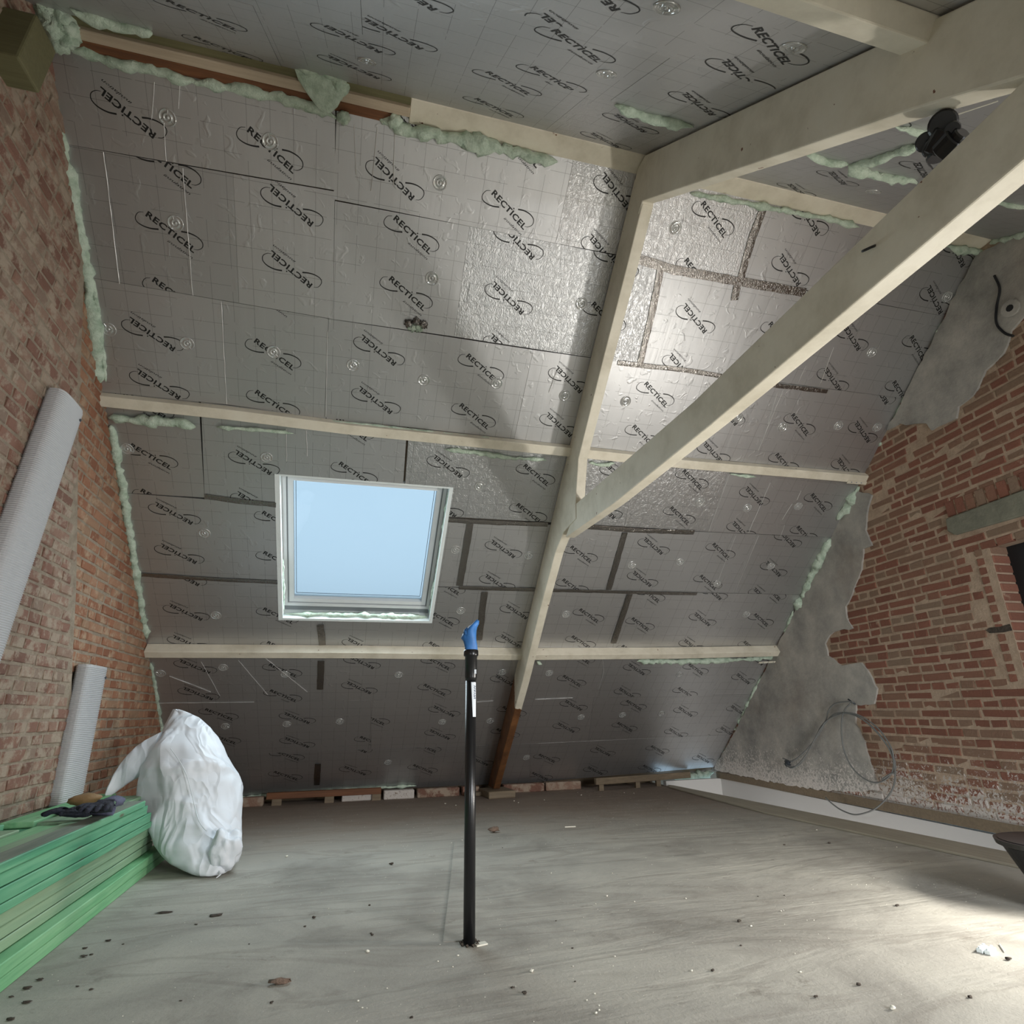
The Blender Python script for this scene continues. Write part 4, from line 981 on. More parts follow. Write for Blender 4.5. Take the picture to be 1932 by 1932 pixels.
# truss
tx = lambda y: 1.1637+.043*y
def truss_piece(name, poly, th, mat, off=0.0):
    b = B(); b.prism([(tx(y)+off, y, z) for y, z in poly], (th, 0, 0)); return b
zc = lambda y: (YB+KS*1.35-y)/CT-.006
far_poly = [(2.06, zc(2.06)-.02), (2.9, zc(2.9)), (4.0, zc(4.0)), (5.2, zc(5.2)), (6.22, zc(6.22)), (6.26, .062), (5.98, .062), (5.52, .405), (4.728, .985), (4.15, 1.452), (3.70, 1.782), (3.50, 1.87), (3.245, 1.88), (3.235, 1.98), (3.138, 2.236), (2.694, 2.590), (2.209, 2.962), (2.01, 3.125)]
raf = obj('principal_rafter', truss_piece('x', far_poly, .062, M['cream_foot']), M['cream_foot']); bevel(raf, .005, 2); tag(raf, 'cream painted rafter of the far slope, its foot bare brown wood', 'rafter')
nz = lambda y: 3.368+NT*(y-1.946)-.012
near_poly = [(2.08, 3.29), (2.02, 3.35), (1.93, nz(1.93)), (1.0, nz(1.0)), (0, nz(0)), (-1.86, nz(-1.86)), (-1.86, .10), (-1.72, .04), (-.2, 1.335), (.518, 1.899), (.719, 2.075), (1.11, 2.394), (1.445, 2.670), (2.004, 3.129), (2.06, 3.10)]
raf2 = obj('principal_rafter', truss_piece('x', near_poly, .064, M['cream'], -.004), M['cream']); bevel(raf2, .005, 2); tag(raf2, 'wide cream painted rafter of the near slope at the upper right', 'rafter')
col_poly = [(.42, 1.90), (1.8, 1.90), (3.238, 1.978), (3.30, 1.93), (3.48, 1.826), (2.66, 1.775), (1.7, 1.752), (.36, 1.745)]
colb = obj('collar_beam', truss_piece('x', col_poly, .062, M['cream'], .006), M['cream']); bevel(colb, .005, 2); tag(colb, 'long cream painted collar beam running from the far rafter towards the camera', 'rafter')
c = at((1635, 478), (TRU[0], TRU[1]+.004)); b = B(); b.tube([c+[-.012, 0, .004], c+[-.02, -.008, -.004], c+[-.02, -.018, -.008], c+[-.01, -.024, -.004], c+[.002, -.026, .002]], .0035, 6); hk = obj('hook', b, M['black'], colb, smooth=True); hk['label'] = 'small dark hook in the side of the beam'
b = B(); b.box((1.33, 5.78, 0), (.26, .02, 0), (-.02, .34, 0), (0, 0, .06)); o = bevel(obj('foot_block', b, M['dusty_wood']), .006); tag(o, 'dusty timber block under the foot of the far rafter', 'block')
b = B(); b.box((1.16, 6.02, 0), (.17, 0, 0), (0, .22, 0), (0, 0, .035)); o = bevel(obj('foot_block', b, M['dusty_wood']), .006); tag(o, 'low dusty timber offcut left of the rafter foot', 'block')

# ------------------------------------------------------------------ skylights
def skylight(name, pl, R, label, full=True):
    u0, u1, s0, s1 = R; c = pl.pt((u0+u1)/2, (s0+s1)/2, 0); w = empty(name, c); struct(w, label, 'skylight')
    def bar(nm, a, e, t, v, d0, d1, mat, par=w):      # rectangle a..e in u, t..v in s
        b = B(); b.prism([pl.pt(a, t, d0), pl.pt(e, t, d0), pl.pt(e, v, d0), pl.pt(a, v, d0)], pl.nin*(d1-d0)); return obj(nm, b, mat, par)
    lt = .030
    bar('lining_board', u0, u0+lt, s0, s1, -.12, .006, M['lining']); bar('lining_board', u1-lt*.8, u1, s0, s1, -.12, .006, M['lining'])
    bar('lining_board', u0+lt, u1-lt*.8, s0, s0+.022, -.12, .006, M['lining']); bar('lining_board', u0+lt, u1-lt*.8, s1-.012, s1, -.12, .002, M['lining'])
    def ring(nm, a, e, t, v, wd, d0, d1, mat):
        fr = bar(nm, a, a+wd, t, v, d0, d1, mat); 
        for q in ((e-wd, e, t, v), (a+wd, e-wd, t, t+wd), (a+wd, e-wd, v-wd, v)): bar(nm, *q, d0, d1, mat)
    ring('window_frame', u0+.032, u1-.028, s0+.075, s1-.02, .022, -.13, -.070, M['white_paint'])
    ring('window_frame', u0+.054, u1-.050, s0+.097, s1-.042, .010, -.13, -.082, M['alu'])
    ring('sash', u0+.064, u1-.060, s0+.107, s1-.052, .032, -.13, -.078, M['white_paint'])
    bar('window_frame', u0+.03, u1-.03, s0+.022, s0+.075, -.13, -.085, M['alu'])
    g = (u0+.094, u1-.090, s0+.137, s1-.082)
    bar('glass_pane', g[0], g[1], g[2], g[3], -.112, -.108, M['glass'])
    ring('glazing_spacer', g[0]+.014, g[1]-.014, g[2]+.028, g[3]-.014, .003, -.111, -.109, M['seal'])
    if full:
        for pts, rr in (([(u0+.04, s0+.032), (0, s0+.036), (u1-.04, s0+.03)], .016), ([(u1-.024, s0+.05), (u1-.02, -2.1), (u1-.022, s1-.05)], .010), ([(u0+.032, s0+.05), (u0+.034, -2.2)], .007)):
            foam_bead([pl.pt(u, s, -.028) for u, s in pts], rr, 'foam_bead', w, jit=.6)
    return w
skylight('window_1', FAR, WIN1, 'square white skylight with pale blue sky, foam round its rough white reveal')
skylight('fill_window_2', NEA, FILL_WIN2, 'unseen fill-light skylight added in the near slope behind the camera on the left', False)
skylight('fill_window_3', NEA, FILL_WIN3, 'unseen fill-light skylight added in the near slope behind the camera on the right', False)

# ------------------------------------------------------------------ ribbed ducts on the left wall
def duct(name, y0b, y1b, zb, y0t, y1t, zt, x0, x1, label, tilt=.0):
    d = empty(name, ((x0+x1)/2, (y0b+y1b)/2, zb)); tag(d, label, 'duct')
    b = B(); n = int((zt-zb)/.0046); S = 26; hw = (y1b-y0b)/2; hd = (x1-x0)/2
    vs = []
    for i in range(n+1):
        t = i/n; z = zb+(zt-zb)*t; yc = (y0b+y1b)/2+((y0t+y1t)/2-(y0b+y1b)/2)*t
        rib = .0030*(1 if i % 2 else -.4) if i < n-1 else 0.0
        for j in range(S):
            a = 2*math.pi*j/S; ca, sa = math.cos(a), math.sin(a)
            ex = abs(sa)**.55*(1 if sa > 0 else -1); ec = abs(ca)**.55*(1 if ca > 0 else -1)
            zz = z+(tilt*(-ex) if i > n-12 else 0)*((i-(n-12))/12 if i > n-12 else 0)
            vs.append(((x0+x1)/2+ex*(hd+rib), yc+ec*(hw+rib), zz))
    fs = []
    for i in range(n):
        for j in range(S): fs.append((i*S+j, (i*S+(j+1) % S), (i+1)*S+(j+1) % S, (i+1)*S+j))
    b.add(vs, fs); o = obj('duct_shell', b, M['duct'], d)
    m = o.modifiers.new('wall', 'SOLIDIFY'); m.thickness = .003; m.offset = -1
    b = B(); c = np.array([x1+.0015, y1t-.045, zt-.055]); b.tube([c, c+[.004, 0, 0]], .007, 8); obj('screw', b, M['seal'], d)
    return d
duct('ribbed_duct', 2.47, 2.70, .42, 2.70, 2.942, 2.125, -1.358, -1.285, 'long light grey ribbed duct leaning against the flue breast at the left edge')
duct('ribbed_duct', 3.655, 3.925, .35, 3.640, 3.925, 1.022, -1.375, -1.300, 'short light grey ribbed duct standing behind the green timber stack')

# ------------------------------------------------------------------ stack of green timber
layers = [(0.0, .041, -.905, 4.16, 'green_c'), (.043, .084, -.903, 4.06, 'green_c'), (.088, .124, -.948, 3.96, 'green_b'), (.127, .165, -.944, 3.93, 'green_b'), (.168, .212, -.938, 3.86, 'green_b'),
          (.215, .243, -.926, 3.78, 'green_a'), (.246, .290, -.922, 3.74, 'green_a'), (.293, .333, -.919, 3.66, 'green_a')]
lab = ['bottom green plank of the timber stack, flat on the floor', 'bright green plank second from the floor in the stack', 'pale green plank third from the floor in the stack', 'pale green plank fourth from the floor, with a dark knot',
       'pale grey-green plank in the middle of the timber stack', 'dark green plank just above the middle of the timber stack', 'dark green plank third from the top of the stack face', 'dark green plank right under the top plank of the stack']
for i, (z0, z1, xf, ye, mt) in enumerate(layers):
    b = B(); r_ = random.uniform(-.004, .004); b.box((-1.355, 1.15, z0), (xf+1.355+r_, 0, 0), (0, ye-1.15, 0), (0, 0, z1-z0)); o = obj('timber_plank', b, M[mt]); bevel(o, .003); tag(o, lab[i], 'timber', 'planks of the green timber stack')
    if i in (0, 1): pass
b = B(); b.box((-.995, 1.15, .335), (.078, 0, 0), (0, 2.435, 0), (0, 0, .028)); o = obj('timber_plank', b, M['green_a']); bevel(o, .003); tag(o, 'top front plank of the green stack with a grey upper face', 'timber', 'planks of the green timber stack')
b = B(); b.box((-.995+.002, 1.16, .3632), (.070, 0, 0), (0, 2.42, 0), (0, 0, .0008)); t_ = obj('weathered_face', b, M['green_top'], o); t_['label'] = 'grey weathered upper face'
for k, (xa, xb, z1, ye, mt, lb) in enumerate([(-1.065, -.999, .355, 3.05, 'green_b', 'narrow pale green plank behind the front one, ending at the gloves'), (-1.150, -1.069, .351, 3.02, 'green_c', 'green plank with a broken end under the gloves'),
                                      (-1.245, -1.154, .358, 2.90, 'green_b', 'pale green plank near the wall on top of the stack'), (-1.352, -1.249, .366, 3.0, 'green_a', 'darker green plank lying against the brick wall'),
                                      (-1.18, -1.02, .352, 3.95, 'green_b', 'far green plank running under the white bag'), (-1.31, -1.19, .358, 4.05, 'green_c', 'far green plank along the foot of the short duct')]):
    y0 = 1.15 if k < 4 else 3.10
    b = B(); b.box((xa, y0, .3345), (xb-xa, 0, 0), (0, ye-y0, 0), (.0, 0, z1-.3345)); o = obj('timber_plank', b, M[mt]); bevel(o, .003); tag(o, lb, 'timber', 'planks of the green timber stack')

# ------------------------------------------------------------------ white woven bag
VN = np.array([math.sin(YAW), math.cos(YAW), 0.0])
def vplane(off): P0 = np.array([-.58, 3.655, 0])+VN*off; return (VN, VN @ P0)
rows = [(1338, 324, 340), (1344, 320, 356), (1356, 315, 378), (1372, 308, 398), (1390, 301, 412), (1410, 292, 421), (1430, 286, 427), (1450, 277, 436), (1470, 270, 445), (1490, 268, 453), (1512, 269, 457), (1540, 281, 453), (1565, 292, 450), (1585, 300, 448), (1605, 313, 447), (1622, 328, 446), (1636, 346, 440), (1646, 366, 428), (1652, 386, 414)]
offs = [.30, .30, .29, .28, .27, .26, .26, .26, .25, .25, .24, .21, .18, .15, .12, .08, .05, .02, .0]
bag = empty('rubble_bag', (-.62, 3.8, 0)); tag(bag, 'crumpled white woven plastic bag slumped against the end of the green timber stack', 'bag')
ry = [r[0] for r in rows]; NR, NS = 84, 96; b = B(); vs = []
for i in range(NR+1):
    t = i/NR; yy = ry[0]+(ry[-1]-ry[0])*t
    l = interp(yy, ry, [r[1] for r in rows]); r_ = interp(yy, ry, [r[2] for r in rows]); of = interp(yy, ry, offs)
    PL_ = vplane(of); A = at((l, yy), PL_); C = at((r_, yy), PL_); c = (A+C)/2; hw = np.linalg.norm(C-A)/2; u = (C-A)/(2*hw+1e-9)
    hd = min(.20, hw*.86) if t > .2 else hw*(.30+.56*t/.2); v = np.cross(u, [0, 0, 1.0]); v /= np.linalg.norm(v)
    for j in range(NS):
        a = 2*math.pi*j/NS; p = c+u*hw*math.cos(a)+v*hd*math.sin(a)
        q = Vector(p)
        # long sharp folds fanning from the waist and the neck, plus small crumples
        fold = 1-abs(mnoise.noise(Vector((q.x*3.0+q.z*2.6, q.y*3, q.z*2.6-q.x*3.4))))*2.2
        fold2 = 1-abs(mnoise.noise(Vector((q.x*7-q.z*5, q.y*6, q.z*7+q.x*4))))*2.0
        amp = .026 if t > .12 else .016
        dd = fold*amp+fold2*.007-.018; nn = (p-c); nn /= np.linalg.norm(nn)+1e-9
        p = p+nn*dd*(1 if abs(math.sin(a)) > .25 else .45); p[2] = max(p[2], .004)
        vs.append(p)
fs = [(i*NS+j, (i+1)*NS+j, (i+1)*NS+(j+1) % NS, i*NS+(j+1) % NS) for i in range(NR) for j in range(NS)]
fs.append(tuple(j for j in range(NS))); fs.append(tuple(NR*NS+j for j in reversed(range(NS))))
b.add(vs, fs); bo = obj('bag_body', b, M['bag'], bag, smooth=True)
fl = [(306, 1380, 1470), (290, 1388, 1464), (275, 1396, 1462), (258, 1408, 1468), (242, 1424, 1478), (228, 1440, 1488), (216, 1460, 1497), (207, 1480, 1502), (202, 1494, 1503)]
b = B(); NF = 40; NS2 = 24; vs = []
for i in range(NF+1):
    x = fl[0][0]+(fl[-1][0]-fl[0][0])*i/NF; xs_ = [f[0] for f in fl][::-1]
    tpy = interp(x, xs_, [f[1] for f in fl][::-1]); bty = interp(x, xs_, [f[2] for f in fl][::-1])
    PL_ = vplane(.24-.10*i/NF); A = at((x, tpy), PL_); C = at((x, bty), PL_); c = (A+C)/2; hh = (A-C)/2; v = -VN
    for j in range(NS2):
        a = 2*math.pi*j/NS2; p = c+hh*math.cos(a)+v*(.05*(1-i/NF)+.012)*math.sin(a)
        q = Vector(p*11); p = p+v*.014*(1-2*abs(mnoise.noise(q)))*(abs(math.sin(a)))
        vs.append(p)
fs = [(i*NS2+j, i*NS2+(j+1) % NS2, (i+1)*NS2+(j+1) % NS2, (i+1)*NS2+j) for i in range(NF) for j in range(NS2)]
fs.append(tuple(reversed(range(NS2)))); fs.append(tuple(NF*NS2+j for j in range(NS2)))
b.add(vs, fs); o = obj('bag_flap', b, M['bag'], bag, smooth=True); o['label'] = 'loose flap of the bag mouth folded over the timber'
seam = [(322, 1412), (340, 1438), (352, 1462), (360, 1490), (366, 1515), (374, 1545), (384, 1562), (391, 1568)]
b = B(); b.tube(smoothpath([at(q, vplane(interp(q[1], ry, offs)-.215+.02*0)) for q in seam], 4), .0025, 5); o = obj('seam', b, M['bag'], bag)
b = B(); b.tube([at((412, 1642), vplane(-.02)), at((416, 1650), vplane(-.04)), np.array(at((408, 1658), FLP))+[0, 0, .004]], [.006, .004, .002], 5); obj('tie_string', b, M['bag'], bag)
# bunched bottom corner of the bag
c0 = at((425, 1612), vplane(-.01)); blob('bag_corner', c0+np.array([-.01, .04, .01]), .088, 31, M['bag'], bag, squash=(.85, .8, 1.15), sub=4, amp=.28, freq=1.7)

# ------------------------------------------------------------------ work gloves on the stack
def glove(name, wrist, tip, up, label, mirror=1, cuffm='glove_grey'):
    wrist = np.array(wrist); tip = np.array(tip); d = tip-wrist; L = np.linalg.norm(d); d /= L; s = np.cross(d, [0, 0, 1.0]); s /= np.linalg.norm(s)
    g = empty(name, wrist); tag(g, label, 'glove', 'pair of work gloves')
    V = []; E_ = []; R_ = []
    def add(p, r, par):
        V.append(p); R_.append(r)
        if par is not None: E_.append((par, len(V)-1))
        return len(V)-1
    a = add(wrist+d*0, .030, None); m1 = add(wrist+d*.04, .036, a); m2 = add(wrist+d*.085, .040, m1)
    for k, (off, ln) in enumerate([(-.033, .068), (-.011, .082), (.012, .076), (.033, .058)]):
        kb = add(wrist+d*.108+s*off*mirror, .0145, m2); k1 = add(wrist+d*(.108+ln*.5)+s*off*1.15*mirror+np.array([0, 0, .012]), .012, kb); add(wrist+d*(.108+ln)+s*off*1.3*mirror+np.array([0, 0, -.004]), .0105, k1)
    t1 = add(wrist+d*.055-s*.045*mirror, .016, m1); t2 = add(wrist+d*.085-s*.068*mirror+[0, 0, .006], .013, t1); add(wrist+d*.112-s*.074*mirror, .011, t2)
    me = bpy.data.meshes.new('glove_hand'); me.from_pydata([tuple(v-wrist) for v in V], E_, []); me.materials.append(M['glove'])
    o = bpy.data.objects.new('glove_hand', me); COL.objects.link(o); o.parent = g; WLOC[o] = wrist
    sk = o.modifiers.new('skin', 'SKIN'); sub = o.modifiers.new('sub', 'SUBSURF'); sub.levels = 1; sub.render_levels = 2
    for i, sv in enumerate(me.skin_vertices[0].data): sv.radius = (R_[i], R_[i]*(.62 if R_[i] > .02 else .85)); sv.use_root = (i == 0)
    dis = bpy.data.textures.new('cl', 'CLOUDS'); dis.noise_scale = .03; md = o.modifiers.new('wr', 'DISPLACE'); md.texture = dis; md.strength = .008; md.mid_level = .5
    b = B(); pts = [wrist-d*.062, wrist-d*.045, wrist-d*.02, wrist+d*.01]; b.tube(pts, [.040, .042, .038, .033], 14, cap=False, jit=.12)
    v = np.array(b.v); v[:, 2] = wrist[2]+(v[:, 2]-wrist[2])*.55; b.v = [tuple(x) for x in v]
    c = obj('cuff', b, M[cuffm], g, smooth=True); so = c.modifiers.new('s', 'SOLIDIFY'); so.thickness = .003
    return g
GZ = lambda z: (np.array([0, 0, 1.0]), z)
glove('work_glove', at((182, 1529), GZ(.385)), at((100, 1534), GZ(.385)), None, 'navy work glove with fingers towards the wall, lying on the green timber', 1)
glove('work_glove', at((206, 1516), GZ(.412)), at((128, 1548), GZ(.405)), None, 'navy work glove on top with fingers towards the viewer and a blue-grey cuff', -1)
g = empty('leather_scrap', at((158, 1510), GZ(.37))); tag(g, 'tan leather glove palm sticking up behind the navy gloves', 'glove')
blob('leather_piece', at((160, 1509), GZ(.405)), .048, 5, M['tan'], g, squash=(1.3, 1.0, .55), amp=.25, freq=1.2)

# ------------------------------------------------------------------ black drain pipe with taped top
PX, PY = .469, 2.345; PR = .0206
pipe = empty('drain_pipe', (PX, PY, 0)); tag(pipe, 'thin black plastic drain pipe standing upright from the floor, blue tape over its top', 'pipe')
b = B(); b.tube([(PX, PY, -.05), (PX, PY, .87)], PR, 32); obj('pipe_shaft', b, M['pipe'], pipe, smooth=False).data.polygons.foreach_set('use_smooth', [True]*34)
b = B(); b.tube([(PX, PY, .868), (PX, PY, .882), (PX, PY, .960), (PX, PY, .962), (PX, PY, .966), (PX, PY, .982), (PX, PY, .986)], [PR, .0235, .0238, .0280, .0290, .0290, .0262], 32); o = obj('pipe_socket', b, M['pipe'], pipe, smooth=True); o['label'] = 'wider socket collar at the top'
b = B(); vs = []; S = 28
prof = [(.980, .0240, 0), (1.00, .0245, -.001), (1.02, .0255, -.003), (1.045, .0275, -.006), (1.062, .0260, -.004), (1.075, .0245, .004), (1.086, .0200, .010), (1.092, .012, .012)]
for z, r_, ox in prof:
    for j in range(S):
        a = 2*math.pi*j/S; rr = r_*(1+.12*math.sin(3*a+z*60)+(.18 if z > 1.03 and math.cos(a-3.0) > .8 else 0)); vs.append((PX+ox+rr*math.cos(a), PY+rr*math.sin(a)*.9, z+(.014*math.cos(a*1.0+.4) if z > 1.03 else 0)))
fs = [(i*S+j, i*S+(j+1) % S, (i+1)*S+(j+1) % S, (i+1)*S+j) for i in range(len(prof)-1) for j in range(S)]; fs.append(tuple((len(prof)-1)*S+j for j in range(S)))
b.add(vs, fs); o = obj('tape_cap', b, M['blue'], pipe, smooth=True); o['label'] = 'crumpled blue tape cap'
blob('tape_fold', np.array([PX-.018, PY-.006, 1.052]), .017, 3, M['blue'], pipe, squash=(.8, .7, 1.1))
# sticker wrapped on the pipe with lettering
def on_pipe(a, z, r): return (PX+r*math.cos(a), PY+r*math.sin(a), z)
b = B(); vs = []; na = 8; A0, A1 = -1.72, -.62
for i in range(9):
    z = .862-i*(.862-.735)/8; 
    for j in range(na+1): a = A0+(i/8)*.35+(A1-A0-(i/8)*.30)*j/na; vs.append(on_pipe(a, z, (.0241 if z > .868 else PR)+.0006))
fs = [(i*(na+1)+j, (i+1)*(na+1)+j, (i+1)*(na+1)+j+1, i*(na+1)+j+1) for i in range(8) for j in range(na)]; b.add(vs, fs); st = obj('sticker', b, M['paper'], pipe); st['label'] = 'white paper sticker with blue lettering'
v, t = text_tris('WAVIN', 1.0, .02, 0, 1.0); v[:, 0] -= v[:, 0].min(); k = .050/v[:, 0].max()
b = B(); b.add([on_pipe(-1.00-p[1]*k*.85/PR+.22, .851-p[0]*k, PR+.0013) for p in v], t); obj('lettering', b, M['label_ink'], st)
b = B(); b.box((PX+.008, PY-.0262, .893), (.008, 0, 0), (0, .003, 0), (0, 0, .016)); obj('sticker', b, M['paper'], pipe)
hb = B()
for k in range(9): a = k*.7; c = np.array([PX+.030*math.cos(a), PY+.030*math.sin(a), .001]); hb.tube([c, c+[.006, .002, .004]], [.008, .004], 5)
o = obj('rubble_ring', hb, M['dirt'], pipe)
b = B(); b.box((PX+.020, PY-.035, .0), (.040, .010, 0), (-.006, .025, 0), (0, 0, .004)); o = obj('floor_chip', b, M['crumb']); tag(o, 'flat pale chip leaning at the foot of the black pipe', 'debris')

# ------------------------------------------------------------------ cable coil on the right wall
CB = shift(RWP, -.05)
def ccr(*p): return [at(crop(q, 1432, 1300, 3.864), CB) for q in p]
coil = empty('cable_coil', ccr((680, 100))[0]); tag(coil, 'loops of thin grey cable hanging on the plastered right wall above the floor slot', 'cable')
for pts in ([(185, 545), (250, 575), (330, 500), (400, 370), (455, 270), (540, 205), (650, 178), (780, 240), (890, 350), (960, 450), (992, 560), (985, 680), (940, 780), (860, 865), (780, 903), (690, 916), (600, 885), (540, 840), (490, 790)],
            [(672, 100), (625, 160), (602, 260), (602, 380), (630, 480), (690, 580), (780, 660), (860, 682), (940, 645), (985, 570), (975, 450), (900, 330), (820, 250), (700, 180), (560, 180), (480, 250), (430, 330), (370, 420), (300, 490), (235, 525), (170, 505)],
            [(690, 95), (640, 92), (560, 105), (505, 150), (485, 230), (440, 310), (390, 400), (340, 480), (300, 545), (245, 568), (200, 545), (190, 520), (240, 530)],
            [(700, 180), (820, 270), (920, 390), (978, 500), (990, 600), (960, 620), (900, 660)]):
    P = smoothpath(ccr(*pts), 5); P = [p+np.array([-.006*math.sin(i*.3), 0, 0]) for i, p in enumerate(P)]
    b = B(); b.tube(P, .0055, 7); obj('cable', b, M['cable'], coil, smooth=True)
b = B(); a = ccr((650, 75), (700, 110), (690, 190)); b.tube([at(crop((700, 110), 1432, 1300, 3.864), RWP), a[1], a[0]], .006, 6); o = obj('wall_hook', b, M['seal'], coil, smooth=True)
blob('wire_tangle', ccr((210, 545))[0], .022, 3, M['seal'], coil, squash=(.5, 1.3, 1), amp=.9, freq=3)

# ------------------------------------------------------------------ black fittings on the collar beam
fp = (TRU[0], TRU[1]+.05)
fit = empty('pipe_fittings', at((1785, 262), fp)); tag(fit, 'cluster of black plastic pipe fittings lying on top of the collar beam', 'pipe fitting')
def fa(q, dx=0): return at(q, (TRU[0], TRU[1]+.05+dx))
for c, r_, hgt, mt in [((1779, 234), .030, .05, 1), ((1747, 268), .022, .05, 1), ((1797, 243), .016, .05, 1), ((1758, 280), .020, .05, 1)]:
    P = fa(c); dv = (P-CAMP)/np.linalg.norm(P-CAMP); b = B(); b.tube([P-dv*.012, P-dv*.008, P+dv*.03, P+dv*.05], [r_*.86, r_, r_, r_*.8], 22); obj('fitting_cap', b, M['black'], fit, smooth=False)
for q0, q1, r_ in [((1763, 292), (1790, 246), .030), ((1778, 290), (1808, 258), .030), ((1770, 298), (1768, 262), .024), ((1790, 280), (1818, 250), .020)]:
    b = B(); b.tube(resample([fa(q0, .01), fa(q1, .01)], .02), r_, 16); bevel(obj('fitting_body', b, M['black'], fit), .003)
ww = at((1882, 191), shift(NEAR, -.05)); w2 = at((1752, 234), shift(NEAR, -.05)); b = B(); b.tube([ww, w2], .0016, 5); o = obj('string_line', b, M['crumb']); tag(o, 'thin white string line stretched under the roof beside the black fittings', 'string')

# ------------------------------------------------------------------ eaves: bricks, blocks and planks along the foot of the slope
BPL = (np.array([0, 1.0, 0]), 6.14)
eav = empty('trim_3', (1.0, 6.14, 0)); struct(eav, 'row of old bricks along the foot of the far slope')
for x0, x1, yt, yb2, mt in [(724, 783, 1489, 1505, 'brick_r'), (787, 868, 1486, 1503, 'brick_l'), (872, 905, 1483, 1505, 'brick_l'), (950, 1028, 1476, 1492, 'brick_l'), (1030, 1098, 1471, 1489, 'brick_l'), (645, 720, 1498, 1510, 'brick_r'), (458, 500, 1500, 1514, 'brick_l')]:
    A = at((x0, (yt+yb2)/2), BPL); C = at((x1, (yt+yb2)/2), BPL); b = B(); b.box((A[0], 6.12+random.uniform(-.02, .02), 0), (C[0]-A[0]-.01, 0, 0), (0, .09, 0), (0, 0, .075)); o = bevel(obj('brick', b, M[mt], eav), .006); o['tint'] = random.random()
def longbox(A, C, w, z0, z1): 
    A = np.array([A[0], A[1], z0]); C = np.array([C[0], C[1], z0]); d = C-A; n = np.array([-d[1], d[0], 0]); n = n/np.linalg.norm(n)*w; b = B(); b.box(A, d, n, (0, 0, z1-z0)); return b
A = at((504, 1497), BPL); C = at((719, 1488), BPL)
o = obj('loose_plank', longbox((A[0], 6.10), (C[0], 6.10), .06, .052, .105), M['brown_wood']); bevel(o, .003); tag(o, 'brown plank propped along the eaves on the left', 'plank')
for x in (A[0]+.05, (A[0]+C[0])/2, C[0]-.08):
    b = B(); b.box((x, 6.105, 0), (.08, 0, 0), (0, .05, 0), (0, 0, .052)); o2 = obj('support_block', b, M['dusty_wood'], o)
A = at((1110, 1488), GZ(.0)); C = at((1262, 1470), GZ(.0)); A[1] = min(A[1], 6.02); C[1] = 6.10
o = obj('loose_plank', longbox((A[0], 5.93), (C[0], 6.12), .04, .055, .115), M['dusty_wood']); bevel(o, .003); tag(o, 'dusty plank propped on blocks along the eaves beside the floor slot', 'plank')
for f_ in (.03, .40, .62):
    p = np.array([A[0], 5.94, 0])*(1-f_)+np.array([C[0], 6.13, 0])*f_; b = B(); b.box(p, (.05, .003, 0), (0, .03, 0), (0, 0, .055)); obj('support_block', b, M['dusty_wood'], o)

# ------------------------------------------------------------------ things at the right edge
rimP = at((1884, 1590), GZ(.24)); rdir = np.array([RT[0], RT[1], 0]); rdir /= np.linalg.norm(rdir); ctr = rimP+rdir*.235; ctr[2] = 0
b = B(); b.tube([ctr+[0, 0, .0], ctr+[0, 0, .005], ctr+[0, 0, .215], ctr+[0, 0, .222], ctr+[0, 0, .24], ctr+[0, 0, .242], ctr+[0, 0, .228], ctr+[0, 0, .01]], [.07, .085, .182, .200, .205, .190, .176, .07], 40, cap=True)
tub = obj('mixing_tub', b, M['black'], smooth=False); tag(tub, 'black plastic mixing tub at the right edge beside the floor slot', 'tub')
lamp = empty('flood_lamp', (2.74, 1.52, 0)); tag(lamp, 'black builder flood lamp on a low stand to the right of the picture', 'lamp')
Ld = np.array([-.85, .50, .15]); Ld /= np.linalg.norm(Ld); Lx = np.cross(Ld, [0, 0, 1.0]); Lx /= np.linalg.norm(Lx); Ly = np.cross(Lx, Ld); LC = np.array([2.66, 1.56, .50])-Ld*.03
b = B(); b.box(LC-Lx*.125-Ly*.095-Ld*.06, Lx*.25, Ly*.19, Ld*.06); bevel(obj('lamp_housing', b, M['black'], lamp), .01, 2)
b = B(); b.box(LC-Lx*.10-Ly*.07, Lx*.20, Ly*.14, Ld*.002); obj('lamp_glass', b, M['lamp'], lamp)
for s_ in (-1, 1):
    b = B(); foot = LC+Lx*s_*.15; b.tube([LC+Lx*s_*.135-Ld*.03, foot-Ld*.03, np.array([foot[0]+.10, foot[1]-.03, .012]), np.array([foot[0]-.02, foot[1]-.08, .012])], .010, 8); obj('stand_leg', b, M['black'], lamp, smooth=True)

# ------------------------------------------------------------------ debris on the floor
TBc = at((1861, 1796), FLP); tb = empty('terminal_block', TBc); tag(tb, 'small white screw terminal strip lying on the floor at the lower right', 'connector')
dv = np.array([.93, .37, 0])*.019; dn = np.array([-.37, .93, 0])*.021
for i in range(3):
    for j in range(2):
        p = TBc+dv*(i-1.5)+dn*(j-1)*1.0; b = B(); b.box(p, dv*.86, dn*.86, (0, 0, .012)); bevel(obj('terminal', b, M['lining'], tb), .002)
        c = p+dv*.43+dn*.43+np.array([0, 0, .012]); b = B(); b.tube([c, c+[0, 0, .005]], .0042, 10); obj('terminal_barrel', b, M['lining'], tb)
b = B(); P = at((1886, 1783), FLP)+[0, 0, .003]; b.tube([P, at((1896, 1798), FLP)+[0, 0, .003]], .0016, 5); o = obj('cable_tie_offcut', b, M['crumb']); tag(o, 'thin white offcut beside the white terminal strip', 'debris')
